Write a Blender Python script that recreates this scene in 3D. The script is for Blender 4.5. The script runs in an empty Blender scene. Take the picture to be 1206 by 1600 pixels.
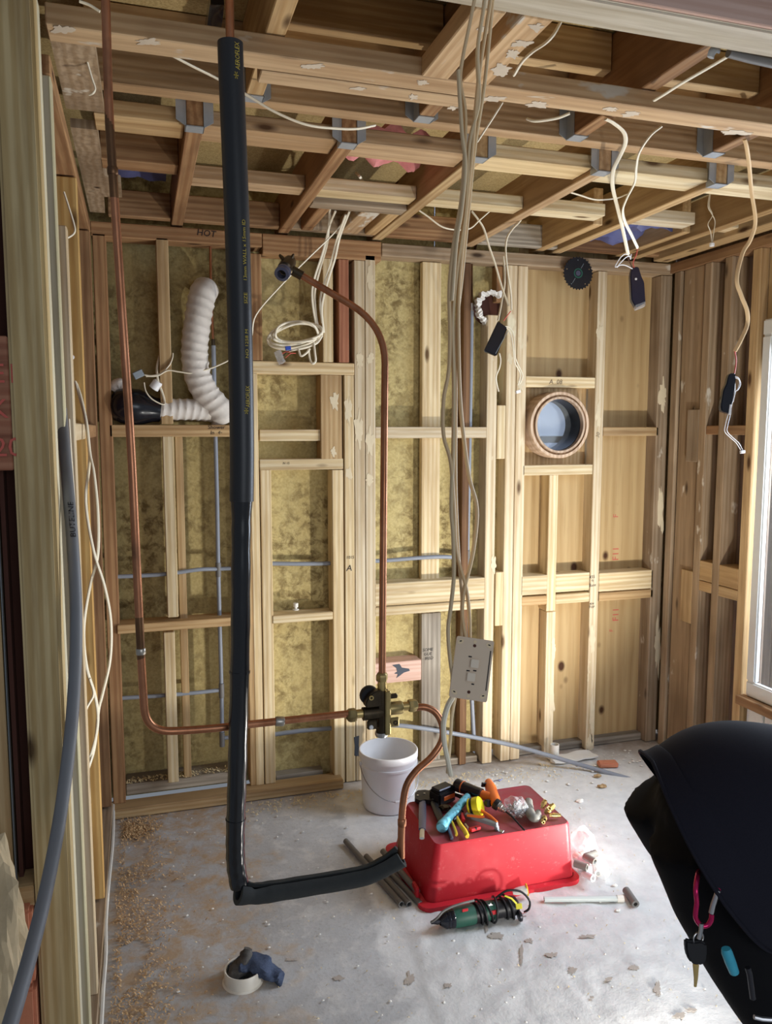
import bpy, bmesh, math, random
from mathutils import Vector, Matrix, noise
random.seed(7)
SC = bpy.context.scene
COL = SC.collection
R = math.radians
# ---------------------------------------------------------------- camera
FPX, YAW, PITCH, CP = 1235.0, R(17.2), R(6.0), Vector((0, -3.265, 1.56))
cam = bpy.data.cameras.new('camera'); co = bpy.data.objects.new('camera', cam); COL.objects.link(co)
cam.sensor_fit = 'VERTICAL'; cam.sensor_height = 24.0; cam.lens = FPX / 1600 * 24.0
cam.clip_start = 0.05
co.location = CP; co.rotation_euler = (R(90) - PITCH, 0, -YAW)
SC.camera = co
# ---------------------------------------------------------------- exposure, world, lights
SC.view_settings.view_transform = 'Standard'; SC.view_settings.look = 'None'
SC.view_settings.gamma = 1; SC.view_settings.use_curve_mapping = False
SC.view_settings.exposure = -0.12
W = bpy.data.worlds.new('world'); SC.world = W; W.use_nodes = True
bg = W.node_tree.nodes['Background']; bg.inputs[0].default_value = (0.80, 0.88, 1.0, 1); bg.inputs[1].default_value = 0.24
def light(name, kind, loc, target, power, color, **k):
    l = bpy.data.lights.new(name, kind); o = bpy.data.objects.new(name, l); COL.objects.link(o)
    o.location = loc; o.rotation_euler = (Vector(target) - Vector(loc)).to_track_quat('-Z', 'Y').to_euler()
    l.energy = power; l.color = color
    for a, v in k.items(): setattr(l, a, v)
    return o
# work light standing low on the slab, behind the person at the right
light('work_light', 'SPOT', (1.95, -1.34, 0.16), (0.68, 0.0, 1.75), 118, (1.0, 0.95, 0.86), spot_size=R(122), spot_blend=.55, shadow_soft_size=.04)
# second low lamp in front, just past the right edge of the frame
light('floor_lamp', 'SPOT', (1.30, -1.98, 0.07), (0.85, -0.6, 0.6), 25, (1.0, 0.96, 0.90), spot_size=R(140), spot_blend=.8, shadow_soft_size=.04)
# daylight through the window in the right wall
light('window_daylight', 'AREA', (2.72, -1.12, 1.35), (0.7, -1.15, 0.3), 62, (0.74, 0.85, 1.0), shape='RECTANGLE', size=0.85, size_y=1.4)
# added lamp, brightens the panel that stands in for sky behind the round window
light('sky_panel_fill', 'AREA', (2.1, 0.62, 3.6), (1.9, 1.2, 1.5), 60, (0.80, 0.89, 1.0), shape='RECTANGLE', size=1.2, size_y=0.4)
# daylight from the room behind the camera
light('doorway_daylight', 'AREA', (0.9, -4.9, 1.7), (0.8, -1.4, 0.1), 20, (0.86, 0.92, 1.0), shape='RECTANGLE', size=1.6, size_y=1.2)

# ---------------------------------------------------------------- helpers
_cy, _sy, _cp, _sp = math.cos(YAW), math.sin(YAW), math.cos(PITCH), math.sin(PITCH)
FW = Vector((_sy*_cp, _cy*_cp, -_sp)); RT = Vector((_cy, -_sy, 0)); UP = RT.cross(FW)
def at(x, y, X=None, Y=None, Z=None, d=None):
    """world point seen at photo pixel x,y on the plane X=, Y= or Z= (or at depth d)"""
    r = RT*((x-603)/FPX) + UP*((800-y)/FPX) + FW
    if X is not None: t = (X-CP.x)/r.x
    elif Y is not None: t = (Y-CP.y)/r.y
    elif Z is not None: t = (Z-CP.z)/r.z
    else: t = d
    return CP + r*t
ORG = {}
def tag(o, label=None, cat=None, group=None, kind=None):
    if label: o['label'] = label
    if cat: o['category'] = cat
    if group: o['group'] = group
    if kind: o['kind'] = kind
    return o
def link(o, origin, parent):
    COL.objects.link(o); ORG[o] = Vector(origin)
    if parent is not None:
        o.parent = parent; o.location = Vector(origin) - ORG[parent]
    else: o.location = origin
    return o
def empty(name, loc, label=None, cat=None, group=None, kind=None, parent=None):
    o = bpy.data.objects.new(name, None); o.empty_display_size = .05
    link(o, loc, parent); return tag(o, label, cat, group, kind)
def obj(name, vs, fs, mat, parent=None, origin=None, smooth=False, label=None, cat=None, group=None, kind=None):
    """mesh object from world-space vertices"""
    vs = [Vector(v) for v in vs]
    if origin is None:
        origin = Vector([(min(v[i] for v in vs)+max(v[i] for v in vs))/2 for i in range(3)])
    origin = Vector(origin)
    me = bpy.data.meshes.new(name)
    me.from_pydata([v-origin for v in vs], [], fs)
    bm = bmesh.new(); bm.from_mesh(me); bmesh.ops.recalc_face_normals(bm, faces=bm.faces); bm.to_mesh(me); bm.free()
    if isinstance(mat, (list, tuple)):
        for m in mat: me.materials.append(m)
    elif mat: me.materials.append(mat)
    if smooth:
        for p in me.polygons: p.use_smooth = True
        me.set_sharp_from_angle(angle=R(38))
    o = bpy.data.objects.new(name, me); link(o, origin, parent)
    return tag(o, label, cat, group, kind)
class MB:
    """collects shapes into one mesh"""
    def __init__(s): s.v = []; s.f = []
    def add(s, vs, fs):
        n = len(s.v); s.v += [Vector(v) for v in vs]; s.f += [tuple(i+n for i in f) for f in fs]; return s
    def build(s, name, mat, parent=None, **k): return obj(name, s.v, s.f, mat, parent, **k)
def boxg(x0, x1, y0, y1, z0, z1, bev=0.0, M=None):
    bm = bmesh.new(); bmesh.ops.create_cube(bm, size=1)
    bmesh.ops.scale(bm, vec=(x1-x0, y1-y0, z1-z0), verts=bm.verts)
    if bev: bmesh.ops.bevel(bm, geom=list(bm.edges), offset=bev, segments=1 if bev < .004 else 2, affect='EDGES')
    bmesh.ops.translate(bm, vec=((x0+x1)/2, (y0+y1)/2, (z0+z1)/2), verts=bm.verts)
    bm.verts.index_update()
    vs = [(M @ v.co) if M else v.co.copy() for v in bm.verts]; fs = [tuple(v.index for v in f.verts) for f in bm.faces]
    bm.free(); return vs, fs
def box(name, x0, x1, y0, y1, z0, z1, mat, parent=None, bev=.003, M=None, smooth=None, **k):
    vs, fs = boxg(x0, x1, y0, y1, z0, z1, bev, M)
    return obj(name, vs, fs, mat, parent, smooth=(bev >= .004) if smooth is None else smooth, **k)
def timber(name, x0, x1, y0, y1, z0, z1, mat, parent=None, bev=.0025, axis=None, wob=.0, **k):
    """a length of wood; the object's local Z runs along the grain"""
    d = (abs(x1-x0), abs(y1-y0), abs(z1-z0)); a = 'XYZ'.index(axis) if axis else d.index(max(d))
    c = Vector(((x0+x1)/2, (y0+y1)/2, (z0+z1)/2))
    rot = [Matrix(((0,0,1),(0,1,0),(-1,0,0))), Matrix(((1,0,0),(0,0,1),(0,-1,0))), Matrix.Identity(3)][a]
    loc = rot.transposed() @ Vector(d); l = [abs(q) for q in loc]
    vs, fs = boxg(-l[0]/2, l[0]/2, -l[1]/2, l[1]/2, -l[2]/2, l[2]/2, bev)
    o = obj(name, vs, fs, mat, None, origin=(0,0,0), **k)
    o.rotation_euler = rot.to_euler(); ORG[o] = c
    if wob: o.rotation_euler.rotate_axis('Z', random.uniform(-wob, wob))
    if parent is not None: o.parent = parent; o.location = c - ORG[parent]
    else: o.location = c
    return o
def crom(pts, n=8, closed=False):
    pts = [Vector(p) for p in pts]; N = len(pts); out = []
    if N < 3 and not closed: return pts
    for i in range(N if closed else N-1):
        p1, p2 = pts[i], pts[(i+1) % N]
        p0 = pts[(i-1) % N] if closed or i > 0 else p1*2-p2
        p3 = pts[(i+2) % N] if closed or i < N-2 else p2*2-p1
        for j in range(n):
            t = j/n
            out.append(.5*((2*p1)+(p2-p0)*t+(2*p0-5*p1+4*p2-p3)*t*t+(3*p1-p0-3*p2+p3)*t**3))
    if not closed: out.append(pts[-1])
    return out
def fillet(pts, r, n=6):
    """polyline with rounded corners"""
    pts = [Vector(p) for p in pts]; out = [pts[0]]
    for i in range(1, len(pts)-1):
        a, b, c = pts[i-1], pts[i], pts[i+1]
        u = (a-b); v = (c-b); q = min(r, u.length*.49, v.length*.49); u.normalize(); v.normalize()
        for j in range(n+1):
            t = j/n; out.append((b+u*q)*(1-t)**2 + b*2*t*(1-t) + (b+v*q)*t*t)
    out.append(pts[-1]); return out
def tubeg(pts, r, seg=10, flat=1.0, radii=None, caps=True, closed=False, up=None):
    pts = [Vector(p) for p in pts]; n = len(pts); vs = []; fs = []
    T = []
    for i in range(n):
        a = pts[(i-1) % n] if closed or i > 0 else pts[i]; b = pts[(i+1) % n] if closed or i < n-1 else pts[i]
        t = (b-a); T.append(t.normalized() if t.length > 1e-9 else Vector((0,0,1)))
    N = Vector(up) if up else (Vector((0,1,0)) if abs(T[0].y) < .9 else Vector((1,0,0)))
    for i in range(n):
        N = N - T[i]*N.dot(T[i]); N.normalize(); B = T[i].cross(N)
        q = radii[i] if radii else r
        for k in range(seg):
            a = 2*math.pi*k/seg; vs.append(pts[i] + N*(math.cos(a)*q) + B*(math.sin(a)*q*flat))
    for i in range(n if closed else n-1):
        j = (i+1) % n
        for k in range(seg):
            l = (k+1) % seg; fs.append((i*seg+k, i*seg+l, j*seg+l, j*seg+k))
    if caps and not closed:
        fs.append(tuple(range(seg))[::-1]); fs.append(tuple((n-1)*seg+k for k in range(seg)))
    return vs, fs
def tube(name, pts, r, mat, parent=None, seg=10, flat=1.0, radii=None, caps=True, closed=False, up=None, **k):
    vs, fs = tubeg(pts, r, seg, flat, radii, caps, closed, up)
    return obj(name, vs, fs, mat, parent, smooth=True, **k)
def latheg(prof, base, axis=(0,0,1), seg=24, ref=None):
    """prof: (radius, height) pairs"""
    A = Vector(axis).normalized(); N = Vector(ref) if ref else (Vector((1,0,0)) if abs(A.x) < .9 else Vector((0,1,0)))
    N = (N - A*N.dot(A)).normalized(); B = A.cross(N); b = Vector(base); vs = []; fs = []
    for (r, h) in prof:
        for k in range(seg):
            a = 2*math.pi*k/seg; vs.append(b + A*h + (N*math.cos(a)+B*math.sin(a))*max(r, 1e-5))
    for i in range(len(prof)-1):
        for k in range(seg):
            l = (k+1) % seg; fs.append((i*seg+k, i*seg+l, (i+1)*seg+l, (i+1)*seg+k))
    return vs, fs
def lathe(name, prof, base, mat, parent=None, axis=(0,0,1), seg=24, ref=None, **k):
    vs, fs = latheg(prof, base, axis, seg, ref)
    bm = bmesh.new(); bv = [bm.verts.new(v) for v in vs]
    for f in fs: bm.faces.new([bv[i] for i in f])
    bmesh.ops.remove_doubles(bm, verts=bm.verts, dist=2e-5); bm.verts.index_update()
    vs = [v.co.copy() for v in bm.verts]; fs = [tuple(v.index for v in f.verts) for f in bm.faces]; bm.free()
    return obj(name, vs, fs, mat, parent, smooth=True, **k)
def frame(o, x, y):
    """matrix with origin o, local x and y axes"""
    x = Vector(x).normalized(); y = Vector(y); y = (y - x*y.dot(x)).normalized(); z = x.cross(y)
    return Matrix(((x.x, y.x, z.x, o[0]), (x.y, y.y, z.y, o[1]), (x.z, y.z, z.z, o[2]), (0,0,0,1)))
def prismg(poly, z0, z1, M=None):
    n = len(poly); vs = [Vector((p[0], p[1], z0)) for p in poly] + [Vector((p[0], p[1], z1)) for p in poly]
    fs = [tuple(range(n))[::-1], tuple(range(n, 2*n))] + [(i, (i+1) % n, n+(i+1) % n, n+i) for i in range(n)]
    return ([M @ v for v in vs] if M else vs), fs
def prism(name, poly, z0, z1, mat, parent=None, M=None, bev=0, **k):
    vs, fs = prismg(poly, z0, z1, None)
    if bev:
        bm = bmesh.new(); bv = [bm.verts.new(v) for v in vs]
        for f in fs: bm.faces.new([bv[i] for i in f])
        bmesh.ops.recalc_face_normals(bm, faces=bm.faces)
        bmesh.ops.bevel(bm, geom=list(bm.edges), offset=bev, segments=2, affect='EDGES', clamp_overlap=True)
        bm.verts.index_update(); vs = [v.co.copy() for v in bm.verts]; fs = [tuple(v.index for v in f.verts) for f in bm.faces]; bm.free()
    if M: vs = [M @ v for v in vs]
    return obj(name, vs, fs, mat, parent, smooth=bool(bev), **k)
def text(name, s, size, M, mat, parent, shear=0.0, bend=None, space=1.0, thick=.0004, bold=0.0, align='CENTER', width=None):
    """flat lettering as a thin mesh; bend = radius of the round thing it wraps (about local x)"""
    cu = bpy.data.curves.new(name, 'FONT'); cu.body = s; cu.size = size; cu.align_x = align; cu.align_y = 'CENTER'
    cu.shear = shear; cu.space_character = space; cu.offset = bold; cu.extrude = 0; cu.resolution_u = 2
    t = bpy.data.objects.new(name, cu); COL.objects.link(t)
    dg = bpy.context.evaluated_depsgraph_get(); me = bpy.data.meshes.new_from_object(t.evaluated_get(dg))
    vs = [v.co.copy() for v in me.vertices]; fs = [tuple(p.vertices) for p in me.polygons]
    bpy.data.objects.remove(t); bpy.data.curves.remove(cu); bpy.data.meshes.remove(me)
    if width and vs:
        w = max(v.x for v in vs)-min(v.x for v in vs)
        for v in vs: v.x *= width/w
    if bend:
        for v in vs:
            a = v.y/bend; v.z = bend*math.cos(a)-bend; v.y = bend*math.sin(a)
    for v in vs: v.z += thick
    return obj(name, [M @ v for v in vs], fs, mat, parent)
# ---------------------------------------------------------------- materials
def srgb(r, g, b):
    f = lambda c: (c/255/12.92) if c/255 <= .04045 else ((c/255+.055)/1.055)**2.4
    return (f(r), f(g), f(b), 1)
class NT:
    def __init__(s, name):
        s.m = bpy.data.materials.new(name); s.m.use_nodes = True; s.t = s.m.node_tree
        s.b = s.t.nodes['Principled BSDF']; s.coord = None
    def n(s, kind, ins=None, **k):
        q = s.t.nodes.new(kind)
        for a, v in k.items(): setattr(q, a, v)
        for i, v in (ins or {}).items():
            if hasattr(v, 'is_output'): s.t.links.new(v, q.inputs[i])
            else: q.inputs[i].default_value = v
        return q
    def obj(s, scale=(1,1,1), rnd=True):
        tc = s.n('ShaderNodeTexCoord'); v = tc.outputs['Object']
        if rnd:
            oi = s.n('ShaderNodeObjectInfo'); s.rand = oi.outputs['Random']
            ml = s.n('ShaderNodeMath', {0: oi.outputs['Random'], 1: 37.0}, operation='MULTIPLY')
            cx = s.n('ShaderNodeCombineXYZ', {0: ml.outputs[0], 1: ml.outputs[0], 2: ml.outputs[0]})
            v = s.n('ShaderNodeVectorMath', {0: v, 1: cx.outputs[0]}, operation='ADD').outputs[0]
        s.raw = v
        return s.n('ShaderNodeVectorMath', {0: v, 1: scale}, operation='MULTIPLY').outputs[0]
    def sc(s, v, scale): return s.n('ShaderNodeVectorMath', {0: v, 1: scale}, operation='MULTIPLY').outputs[0]
    def noise(s, v, scale=1, det=3, rough=.55, dist=0): return s.n('ShaderNodeTexNoise', {'Vector': v, 'Scale': scale, 'Detail': det, 'Roughness': rough, 'Distortion': dist}).outputs['Fac']
    def ramp(s, f, stops):
        q = s.n('ShaderNodeValToRGB', {0: f}); e = q.color_ramp.elements
        while len(e) < len(stops): e.new(.5)
        for i, (p, c) in enumerate(stops):
            e[i].position = p; e[i].color = c if not isinstance(c, (int, float)) else (c, c, c, 1)
        return q.outputs[0]
    def mix(s, f, a, b, mode='MIX'):
        q = s.n('ShaderNodeMix', data_type='RGBA', blend_type=mode)
        for i, v in ((0, f), (6, a), (7, b)):
            if hasattr(v, 'is_output'): s.t.links.new(v, q.inputs[i])
            else: q.inputs[i].default_value = v
        return q.outputs[2]
    def math(s, op, a, b=0.0): return s.n('ShaderNodeMath', {0: a, 1: b}, operation=op).outputs[0]
    def set(s, **k):
        names = dict(col='Base Color', rough='Roughness', metal='Metallic', trans='Transmission Weight', ior='IOR', alpha='Alpha', spec='Specular IOR Level', coat='Coat Weight', sub='Subsurface Weight', emis='Emission Color', estr='Emission Strength')
        for a, v in k.items():
            i = s.b.inputs[names[a]]
            if hasattr(v, 'is_output'): s.t.links.new(v, i)
            else: i.default_value = v
        return s
    def bump(s, h, strength=.3, dist=.002):
        q = s.n('ShaderNodeBump', {'Height': h, 'Strength': strength, 'Distance': dist}); s.t.links.new(q.outputs[0], s.b.inputs['Normal']); return s
def wood(name, light_, mid, dark, plaster=0.0, stain=.25, knots=True, rough=.72, plastercol=(205,200,190)):
    s = NT(name); v = s.obj()
    g = s.noise(s.sc(v, (1,1,.06)), 46, 4, .6)
    ring = s.n('ShaderNodeTexWave', {'Vector': s.sc(v, (1,.75,.035)), 'Scale': 15, 'Distortion': 5.5, 'Detail': 3, 'Detail Scale': 1.2}).outputs['Fac']
    c = s.mix(s.ramp(ring, [(.25, 0), (.85, 1)]), light_, mid)
    c = s.mix(s.ramp(g, [(.42, 0), (.75, .75)]), c, dark)
    b = s.noise(v, 2.2, 3)
    c = s.mix(s.ramp(b, [(.48, 0), (.8, stain*1.6)]), c, dark)
    tint = s.mix(s.rand, (.86,.86,.86,1), (1.12,1.08,1.02,1))
    c = s.mix(1.0, c, tint, 'MULTIPLY')
    if knots:
        vo = s.n('ShaderNodeTexVoronoi', {'Vector': s.sc(v, (9, 9, 3.0)), 'Scale': 1.0, 'Randomness': 1.0}).outputs['Distance']
        k = s.ramp(vo, [(.05, 1), (.13, 0)]); c = s.mix(k, c, (dark[0]*.35, dark[1]*.3, dark[2]*.28, 1))
    if plaster:
        p = s.noise(s.sc(v, (1,1,.45)), 9, 4, .6); pm = s.ramp(p, [(1-plaster*.5-.02, 0), (1-plaster*.5+.03, 1)])
        c = s.mix(pm, c, srgb(*plastercol))
    s.set(col=c, rough=rough, spec=.25)
    s.bump(s.math('ADD', g, ring), .25, .0012)
    return s.m
def plain(name, col, rough=.5, metal=0.0, var=.12, scale=30, spec=.4, bump=0.0, coat=0.0, **k):
    s = NT(name); v = s.obj(); n_ = s.noise(v, scale, 3)
    d = tuple(q*(1-var) for q in col[:3])+(1,); l = tuple(min(1, q*(1+var)) for q in col[:3])+(1,)
    s.set(col=s.mix(n_, d, l), rough=rough, metal=metal, spec=spec, coat=coat, **k)
    if bump: s.bump(n_, bump, .002)
    return s.m
M = {}
M['pale'] = wood('pine_pale', srgb(229,214,179), srgb(213,192,151), srgb(170,141,99), stain=.22)
M['painted'] = wood('pine_primed', srgb(223,210,183), srgb(208,190,158), srgb(173,147,110), plaster=.62, stain=.2, plastercol=(226,216,186))
M['tan'] = wood('pine_tan', srgb(200,173,131), srgb(183,153,110), srgb(139,107,72), stain=.35)
M['brown'] = wood('pine_brown', srgb(171,136,99), srgb(151,114,80), srgb(106,76,52), stain=.5)
M['dark'] = wood('rimu_dark', srgb(143,108,76), srgb(121,88,61), srgb(81,55,38), stain=.5)
M['ceil'] = wood('ceiling_timber', srgb(208,177,139), srgb(193,159,119), srgb(147,114,80), plaster=.0, stain=.3)
M['ceilp'] = wood('ceiling_timber_plastered', srgb(208,179,142), srgb(193,161,123), srgb(150,118,86), plaster=.78, stain=.3, plastercol=(206,198,184))
M['weather'] = wood('weathered_timber', srgb(178,159,135), srgb(160,139,113), srgb(114,95,74), plaster=.66, stain=.5, plastercol=(212,204,188))
M['grey'] = wood('grey_timber', srgb(174,166,153), srgb(148,140,127), srgb(106,96,85), plaster=.6, stain=.6)
M['treated'] = wood('treated_post', srgb(201,182,139), srgb(183,160,114), srgb(135,111,72), stain=.25)
M['treatedp'] = wood('treated_pale', srgb(230,224,198), srgb(212,204,168), srgb(173,160,125), stain=.2)
M['yellow'] = wood('yellow_stud', srgb(222,189,125), srgb(204,165,101), srgb(152,114,66), stain=.3)
M['pink'] = wood('pink_primed', srgb(226,192,176), srgb(217,180,163), srgb(182,141,120), stain=.2, knots=False)
M['red'] = wood('redwood', srgb(186,131,102), srgb(167,110,84), srgb(119,71,54), stain=.3)
M['lintel'] = wood('lintel_primed', srgb(220,212,195), srgb(206,196,175), srgb(168,152,127), stain=.3, knots=False)
def mottled():
    s = NT('mottled_lining'); v = s.obj(rnd=False)
    a = s.noise(v, 3.0, 4, .6); b = s.noise(v, 22, 6, .7, .4); f = s.noise(v, 110, 3)
    c = s.mix(s.ramp(f, [(.3, 0), (.7, 1)]), srgb(178,160,108), srgb(200,184,132))
    m = s.math('MULTIPLY', s.ramp(a, [(.40, 0), (.60, 1)]), s.ramp(b, [(.44, 0), (.60, 1)]))
    c = s.mix(s.math('MULTIPLY', m, .8), c, srgb(98,78,44))
    s.set(col=c, rough=.8, spec=.2); s.bump(f, .3, .002); return s.m
M['mottled'] = mottled()
def plywood():
    s = NT('plywood'); v = s.obj()
    w = s.n('ShaderNodeTexWave', {'Vector': s.sc(v, (1,1,.09)), 'Scale': 6, 'Distortion': 9, 'Detail': 2.5, 'Detail Scale': .8}).outputs['Fac']
    g = s.noise(s.sc(v, (1,1,.05)), 70, 3)
    c = s.mix(s.math('MULTIPLY', w, .55), srgb(188,162,118), srgb(166,136,92)); c = s.mix(s.ramp(g, [(.5, 0), (.8, .5)]), c, srgb(146,114,72))
    vo = s.n('ShaderNodeTexVoronoi', {'Vector': s.sc(v, (6.5, 6.5, 4.6)), 'Scale': 1.0}).outputs['Distance']
    c = s.mix(s.ramp(vo, [(.08, 1), (.15, 0)]), c, srgb(70,42,22))
    s.set(col=c, rough=.7, spec=.25); s.bump(g, .2, .001); return s.m
M['ply'] = plywood()
def particle():
    s = NT('particleboard'); v = s.obj(rnd=False); a = s.noise(v, 160, 2, .7); b = s.noise(v, 40, 3)
    s.set(col=s.mix(s.ramp(a, [(.35, 0), (.7, 1)]), srgb(170,146,98), srgb(206,184,134)), rough=.85, spec=.2); s.bump(b, .3, .001); return s.m
M['particle'] = particle()
def concrete():
    s = NT('concrete_slab'); v = s.obj(rnd=False)
    a = s.noise(v, 2.2, 5, .6); b = s.noise(v, 14, 6, .65, .3); f = s.noise(v, 90, 4, .6)
    c = s.mix(s.ramp(a, [(.35, 0), (.65, 1)]), srgb(172,172,172), srgb(196,197,198))
    c = s.mix(s.ramp(b, [(.50, 0), (.66, .55)]), c, srgb(222,220,216))
    c = s.mix(s.ramp(f, [(.55, 0), (.8, .5)]), c, srgb(140,132,122))
    sep = s.n('ShaderNodeSeparateXYZ', {0: v})
    # trowelled white compound on the right, dusty brown strip along the walls
    xm = s.math('ADD', s.math('MULTIPLY', sep.outputs[1], -.10), s.math('ADD', sep.outputs[0], s.math('MULTIPLY', s.noise(v, 7, 4), .22)))
    right = s.ramp(xm, [(.86, 0), (.90, 1)])
    fr = s.ramp(s.math('ADD', sep.outputs[1], s.math('MULTIPLY', s.noise(v, 6, 4), .5)), [(0.0, 1), (1.0, 0)])
    c = s.mix(s.math('MULTIPLY', right, s.math('ADD', .25, s.math('MULTIPLY', s.noise(v, 18, 4, .6), .8))), c, srgb(232,232,230))
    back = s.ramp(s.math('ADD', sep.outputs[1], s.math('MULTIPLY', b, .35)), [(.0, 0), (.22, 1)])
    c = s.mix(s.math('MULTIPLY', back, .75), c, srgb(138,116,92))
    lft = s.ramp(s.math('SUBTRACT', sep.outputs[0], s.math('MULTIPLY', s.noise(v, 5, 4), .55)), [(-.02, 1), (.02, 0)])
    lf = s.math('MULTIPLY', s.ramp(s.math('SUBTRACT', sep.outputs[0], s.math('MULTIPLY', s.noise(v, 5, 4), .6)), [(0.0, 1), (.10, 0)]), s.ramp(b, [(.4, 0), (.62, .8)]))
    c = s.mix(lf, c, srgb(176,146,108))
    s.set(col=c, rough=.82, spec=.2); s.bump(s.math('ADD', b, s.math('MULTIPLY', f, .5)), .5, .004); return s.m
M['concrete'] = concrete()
def copper(name, c1, c2, c3):
    s = NT(name); v = s.obj(); a = s.noise(s.sc(v, (1,1,.35)), 26, 5, .65); b = s.noise(v, 6, 4)
    c = s.mix(s.ramp(a, [(.35, 0), (.7, 1)]), c1, c2); c = s.mix(s.ramp(b, [(.56, 0), (.72, .85)]), c, c3)
    s.set(col=c, rough=s.ramp(b, [(.3, .26), (.7, .5)]), metal=.9); return s.m
M['copper'] = copper('copper_tarnished', srgb(190,132,98), srgb(152,98,68), srgb(90,66,50))
M['burnt'] = copper('copper_heat_marked', srgb(132,96,66), srgb(84,62,48), srgb(60,46,38))
M['brass'] = copper('brass', srgb(214,190,130), srgb(186,158,100), srgb(120,100,62))
M['dbrass'] = copper('brass_cast', srgb(188,170,118), srgb(150,130,86), srgb(96,82,56))
M['gunmetal'] = copper('brass_dark', srgb(92,80,62), srgb(62,54,46), srgb(40,36,32))
M['solder'] = plain('solder', srgb(176,170,160), .35, .9)
M['galv'] = plain('galvanised', srgb(168,174,180), .45, .35, scale=40, var=.15)
M['steel'] = plain('steel', srgb(190,190,192), .3, .95)
M['dsteel'] = plain('dark_steel', srgb(60,60,66), .35, .7)
M['bsteel'] = plain('blue_grey_steel', srgb(98,100,122), .35, .5)
M['foam'] = plain('insulation_black', srgb(30,32,36), .42, spec=.5, scale=60, bump=.1)
M['tape'] = plain('insulation_wrap_gloss', srgb(22,24,28), .2, spec=.6, scale=8)
M['foamg'] = plain('insulation_grey', srgb(58,60,60), .85, scale=90, bump=.3, spec=.2)
M['gold'] = plain('print_gold', srgb(176,156,60), .7)
M['ink'] = plain('marker_ink', srgb(28,26,30), .7, var=0)
M['redink'] = plain('stencil_red', srgb(196,96,84), .8, var=.2)
M['pencil'] = plain('pencil', srgb(120,104,84), .8)
M['greyp'] = plain('pipe_grey', srgb(136,142,152), .42, scale=14)
M['hose'] = plain('pipe_big_grey', srgb(112,114,118), .5, scale=14)
M['dgrey'] = plain('pipe_dark_grey', srgb(112,110,108), .5)
M['cable'] = plain('cable_white', srgb(238,230,208), .45, scale=12, var=.05)
M['cableb'] = plain('cable_beige', srgb(234,204,160), .5, scale=9, var=.08)
M['cablet'] = plain('cable_tan', srgb(228,206,168), .5, scale=9, var=.08)
M['white'] = plain('white_plastic', srgb(236,236,238), .35, var=.03)
M['pvc'] = plain('pvc_white', srgb(226,222,212), .4, var=.05)
M['pipew'] = plain('pipe_pale', srgb(206,214,212), .35, var=.04)
M['beige'] = plain('switch_beige', srgb(216,194,168), .42, var=.03)
M['beigel'] = plain('switch_rocker', srgb(228,212,190), .38, var=.03)
M['black'] = plain('black_plastic', srgb(26,26,30), .45)
M['gloss'] = plain('black_gloss', srgb(24,26,36), .18, spec=.6)
M['navy'] = plain('navy_gloss', srgb(34,34,58), .2, spec=.6)
def scuffed(name, c1, c2, c3):
    s = NT(name); v = s.obj(); a = s.noise(v, 5, 4); b = s.noise(s.sc(v, (1,1,3)), 40, 4, .7); d = s.noise(v, 16, 5, .7)
    c = s.mix(a, c1, c2); c = s.mix(s.ramp(b, [(.62, 0), (.72, .6)]), c, c3); c = s.mix(s.ramp(d, [(.62, 0), (.7, .5)]), c, c3)
    s.set(col=c, rough=s.ramp(d, [(.3, .42), (.7, .6)]), spec=.4); return s.m
M['redbox'] = scuffed('red_tub', srgb(206,38,52), srgb(186,28,44), srgb(216,110,112))
def dustytop():
    s = NT('red_tub_dusty'); v = s.obj(); d = s.noise(v, 9, 5, .65)
    s.set(col=s.mix(s.ramp(d, [(.3, .25), (.7, .8)]), srgb(176,40,58), srgb(150,104,108)), rough=.6, spec=.3); return s.m
M['redtop'] = dustytop()
M['orange'] = plain('orange_plastic', srgb(226,112,48), .45)
M['blueg'] = NT('blue_rubber_grip')
def _bg():
    s = M['blueg']; v = s.obj(); d = s.noise(v, 60, 4, .7)
    s.set(col=s.mix(s.ramp(d, [(.5, 0), (.64, .8)]), srgb(110,190,212), srgb(46,92,106)), rough=.6); return s.m
M['blueg'] = _bg()
M['yel'] = plain('yellow_plastic', srgb(238,222,40), .45, var=.06)
M['yel2'] = plain('yellow_grip', srgb(226,190,50), .5, var=.1)
M['redp'] = plain('red_plastic', srgb(190,40,48), .45)
M['green'] = plain('green_tool', srgb(40,86,72), .5)
M['greyr'] = plain('grey_rubber', srgb(128,126,120), .7)
M['alu'] = plain('grey_alloy', srgb(150,160,168), .4, .4)
M['lime'] = plain('lime_tag', srgb(222,214,60), .5)
M['duct'] = plain('duct_fabric', srgb(214,208,200), .75, scale=50, bump=.3)
M['ductbag'] = plain('black_bag', srgb(18,20,28), .22, spec=.6)
M['clear'] = NT('clear_bag').set(col=(.9,.93,.97,1), rough=.12, alpha=.22, spec=.6).m
def glassm(name, col, rough=0.0):
    return NT(name).set(col=col, rough=rough, trans=1.0, ior=1.45).m
M['glass'] = NT('window_glass').set(col=(.8,.86,.9,1), rough=.03, alpha=.12, spec=.6).m
M['frosted'] = glassm('frosted_glass', (.86,.92,1,1), .12)
M['cloth'] = plain('rag_navy', srgb(72,82,104), .95, scale=220, var=.4, bump=.3, spec=.1)
M['clothg'] = plain('rag_grey', srgb(88,86,84), .95, scale=220, var=.35, bump=.3, spec=.1)
M['shirt'] = plain('shirt_black', srgb(30,30,40), .85, scale=400, var=.2, spec=.15, bump=.1)
M['trouser'] = plain('trousers_black', srgb(19,19,22), .85, scale=300, var=.25, spec=.15)
M['skin'] = plain('skin', srgb(198,150,122), .5, var=.06)
M['hair'] = plain('hair', srgb(46,34,26), .6)
M['boot'] = plain('boot', srgb(60,48,38), .6)
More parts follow.
